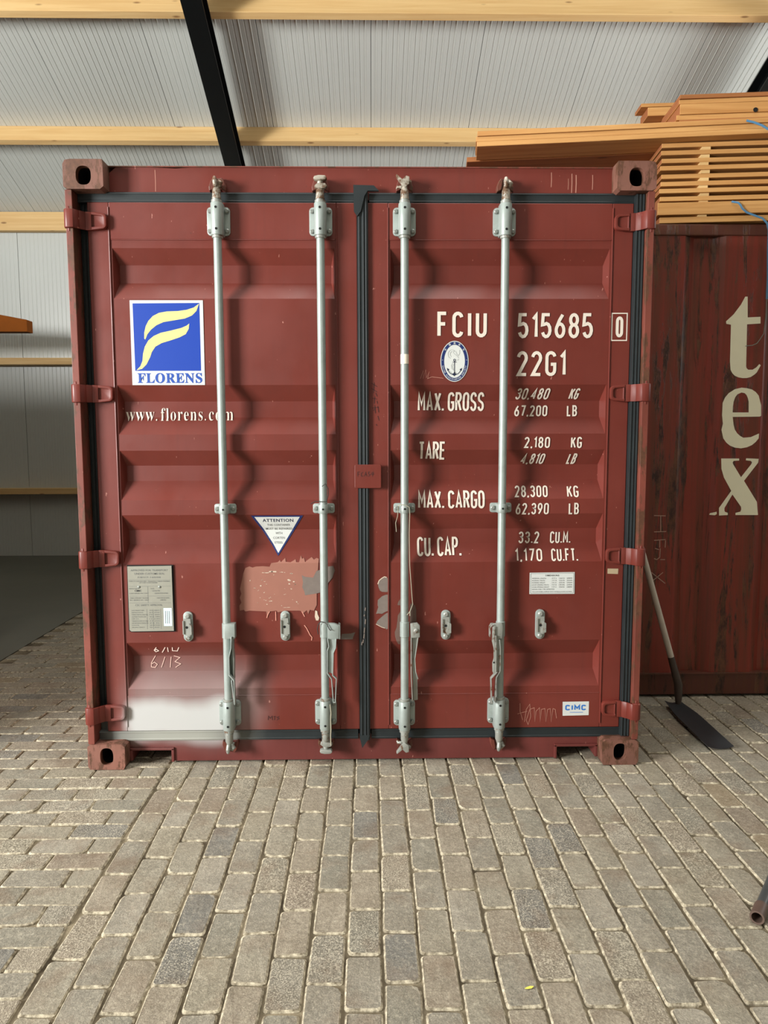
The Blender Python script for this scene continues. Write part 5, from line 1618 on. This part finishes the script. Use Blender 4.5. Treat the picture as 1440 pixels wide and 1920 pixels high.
# long boards reaching left across the red container
LZ = ztop + 0.003
Y0 = 0.925
long_th = 0.0245
XLN = 0.600
for k in range(3):
    board(XLN + (0.0, -0.004, 0.003)[k], 4.3, Y0 + (0, 0.004, -0.003)[k], 0.20, LZ - 0.012 + k * 0.0262, long_th, ORANGE, ['lowest', 'middle', 'top'][k] + ' of the three long boards reaching left over the red container', yaw=RAD(-5.6), tilt=0.0125, seed=30 + k, cut=0.004)
board(0.575, 4.2, 1.145, 0.20, LZ - 0.012, 0.026, ORANGE_D, 'darker long board lying behind the three long boards', yaw=RAD(-5.6), tilt=0.0125, seed=40)
# upper stack
UZ = LZ + 0.0825
specs = [(1.655, 0.024, 0.0, ORANGE_D, 'thin dark-edged board at the foot of the upper stack'),
         (1.640, 0.026, 0.004, ORANGE, 'pale-edged board low in the upper stack, a dark knot hole beside it'),
         (1.655, 0.052, 0.0, ORANGE, 'thick orange board in the middle of the upper stack'),
         (1.650, 0.024, 0.0, ORANGE, 'light orange board second from the top of the upper stack'),
         (1.652, 0.022, -0.004, ORANGE_D, 'dark-topped board lying on top of the upper stack')]
z = UZ
for k, (x_, t_, dy_, mt, lb) in enumerate(specs):
    board(x_, 3.2, 0.872 + dy_, 0.30, z, t_ - 0.0015, mt, lb, seed=50 + k, yaw=RAD(-4.0), tilt=0.0125)
    z += t_
board(1.562, 3.2, 1.19, 0.12, UZ + 0.222, 0.019, ORANGE, 'thin board end sticking out farthest left behind the upper stack', seed=60, yaw=RAD(-3.0), tilt=0.0125)
board(1.601, 3.2, 1.19, 0.14, UZ + 0.174, 0.046, ORANGE, 'thick board end sticking out just below the farthest-left one behind the upper stack', seed=61, yaw=RAD(-3.0), tilt=0.0125)
board(1.70, 3.2, 1.20, 0.14, UZ, 0.172, ORANGE_D, 'dark timber carrying the two board ends behind the upper stack', seed=62, yaw=RAD(-3.0), tilt=0.0125, name='wooden_beam')
MB().lathe([(0.012, 0), (0.012, -0.001)], (0, 0, 0), 'y', 12).build('knot_hole', HOLE, None)
kn = bpy.data.objects['knot_hole']
bd = [o for o in bpy.data.objects if o.get('label', '').startswith('thick orange board in the middle')][0]
kn.parent = bd
kn.location = (0.385, -0.003, 0.0135)

# blue strap and cord
def strap(path, w, name):
    m = MB()
    P = [Vector(p) for p in path]
    L, R = [], []
    for i, p_ in enumerate(P):
        t = (P[min(i + 1, len(P) - 1)] - P[max(i - 1, 0)]).normalized()
        s_ = t.cross(Vector((0, -1, 0))).normalized() * w / 2
        L.append(p_ + s_); R.append(p_ - s_)
    vs = [tuple(v) for v in L + R] + [(v.x, v.y + 0.0015, v.z) for v in L + R]
    n = len(P)
    fs = []
    for i in range(n - 1):
        fs += [(i, i + 1, n + i + 1, n + i), (2 * n + i, 3 * n + i, 3 * n + i + 1, 2 * n + i + 1), (i, 2 * n + i, 2 * n + i + 1, i + 1), (n + i, n + i + 1, 3 * n + i + 1, 3 * n + i)]
    m.add(vs, fs)
    return m.build(name, STRAP, None, smooth=True)
s1 = strap([(1.935, 0.845, 2.690), (1.965, 0.835, 2.682), (1.976, 0.830, 2.668), (1.985, 0.828, 2.650), (2.010, 0.828, 2.630), (2.055, 0.828, 2.614), (2.093, 0.826, 2.600), (2.118, 0.825, 2.575), (2.130, 0.828, 2.540), (2.137, 0.84, 2.44), (2.146, 0.845, 2.30), (2.149, 0.85, 2.19)], 0.010, 'blue_strap')
tag(s1, 'light blue strap hanging from the gapped boards down the rusty container', 'strap')
s2 = MB().tube([(2.149, 0.852, 2.19), (2.151, 0.855, 2.10), (2.146, 0.86, 2.01), (2.132, 0.862, 1.985), (2.114, 0.864, 1.959), (2.09, 0.866, 1.948), (2.054, 0.868, 1.945)], 0.0022, 6).build('thin_cord', CORD, None, smooth=True)
tag(s2, 'thin grey-green cord curling off the end of the blue strap beside the letter t', 'cord')
s3 = strap([(1.965, 0.782, 3.072), (2.00, 0.779, 3.063), (2.04, 0.775, 3.047), (2.08, 0.771, 3.022), (2.13, 0.766, 2.995)], 0.011, 'blue_strap')
tag(s3, 'short end of light blue strap across the long boards at the right edge', 'strap')

# ================================================================== SHOVEL, PIPE, LEAF
sh = link('shovel', None)
sh.location = (1.66, 0.55, 0)
tag(sh, 'shovel with a long dark blade, its handle leaning on the side of the red container', 'shovel')
ox, oy = 1.66, 0.55
P0 = Vector((1.252 - ox, 0.735 - oy, 1.60)); P1 = Vector((1.655 - ox, 0.72 - oy, 0.255)); P2 = Vector((1.690 - ox, 0.71 - oy, 0.125)); P3 = Vector((1.690 - ox, 0.70 - oy, 0.02))
MB().tube([P0, P0.lerp(P1, 0.5), P1], [0.013, 0.0155, 0.0165], 12).build('shaft', SHAFT, sh, smooth=True, label='pale grey wooden shaft')
MB().tube([P0.lerp(P1, .985), P1.lerp(P2, 0.3), P2, P2.lerp(P3, 0.6), P3], [0.0175, 0.019, 0.022, 0.020, 0.014], 12).build('socket', SOCKET, sh, smooth=True, label='dark steel socket')
m = MB()
N = 10
vs = []
for i in range(N + 1):
    t = i / N
    y = 0.72 - 0.565 * t
    w = 0.040 + 0.022 * min(1, t * 3)
    xc = 1.665 + 0.0 * t
    lift = 0.016 * (1 - t) + 0.004
    for k in range(5):
        u = (k - 2) / 2
        vs.append((xc + u * w - ox, y - oy, lift + 0.012 * u * u))
for (x, y, z_) in list(vs): vs.append((x, y, z_ - 0.003))
n = (N + 1) * 5
fs = []
for i in range(N):
    for k in range(4):
        a = i * 5 + k
        fs.append((a, a + 1, a + 6, a + 5)); fs.append((n + a, n + a + 5, n + a + 6, n + a + 1))
for i in range(N):
    for k in (0, 4):
        a = i * 5 + k
        fs.append((a, a + 5, n + a + 5, n + a))
for k in range(4):
    for i in (0, N):
        a = i * 5 + k
        fs.append((a, a + 1, n + a + 1, n + a))
m.add(vs, fs)
m.build('blade', BLADE, sh, smooth=True, label='long dark blade lying on the pavers')

pp = link('steel_pipe', None)
pp.location = (1.185, -1.10, 0)
tag(pp, 'short view of a grey steel pipe lying on the pavers, open end towards the middle', 'pipe')
d = Vector((0.62, 0.785, 0)).normalized()
def pipe(m, t0, t1, r0, r1, z=0.0215):
    a = d * t0 + Vector((0, 0, z)); b = d * t1 + Vector((0, 0, z))
    n = 24
    up = Vector((0, 0, 1)); sd = d.cross(up)
    vs = []
    for c, r in ((a, r1), (b, r1), (a, r0), (b, r0)):
        for k in range(n):
            an = 2 * pi * k / n
            vs.append(c + up * sin(an) * r + sd * cos(an) * r)
    fs = []
    for k in range(n):
        j = (k + 1) % n
        fs += [(k, j, n + j, n + k), (2 * n + k, 3 * n + k, 3 * n + j, 2 * n + j), (k, 2 * n + k, 2 * n + j, j), (n + k, n + j, 3 * n + j, 3 * n + k)]
    m.add(vs, fs)
m = MB(); pipe(m, 0.062, 1.4, 0.014, 0.0175, 0.0205); m.build('pipe_body', PIPE, pp, smooth=True)
m = MB(); pipe(m, 0.0, 0.065, 0.0155, 0.0208, 0.0208); m.build('pipe_socket', PIPE_R, pp, smooth=True, label='rusty collar at the open end of the pipe')

lf = MB()
pts = [(0, 0, 0), (0.008, 0.003, 0.001), (0.018, 0.004, 0.002), (0.026, 0.0, 0.003), (0.018, -0.005, 0.002), (0.007, -0.004, 0.001)]
lf.add(pts + [(x, y, z + 0.0008) for x, y, z in pts], [(0, 1, 2, 3, 4, 5), (6, 11, 10, 9, 8, 7)] + [(i, (i + 1) % 6, 6 + (i + 1) % 6, 6 + i) for i in range(6)])
lo = lf.build('leaf', LEAF, None)
lo.location = (0.435, -1.350, 0.0016); lo.rotation_euler = (0, 0, RAD(8))
tag(lo, 'tiny yellow leaf lying on the pavers near the bottom', 'leaf')
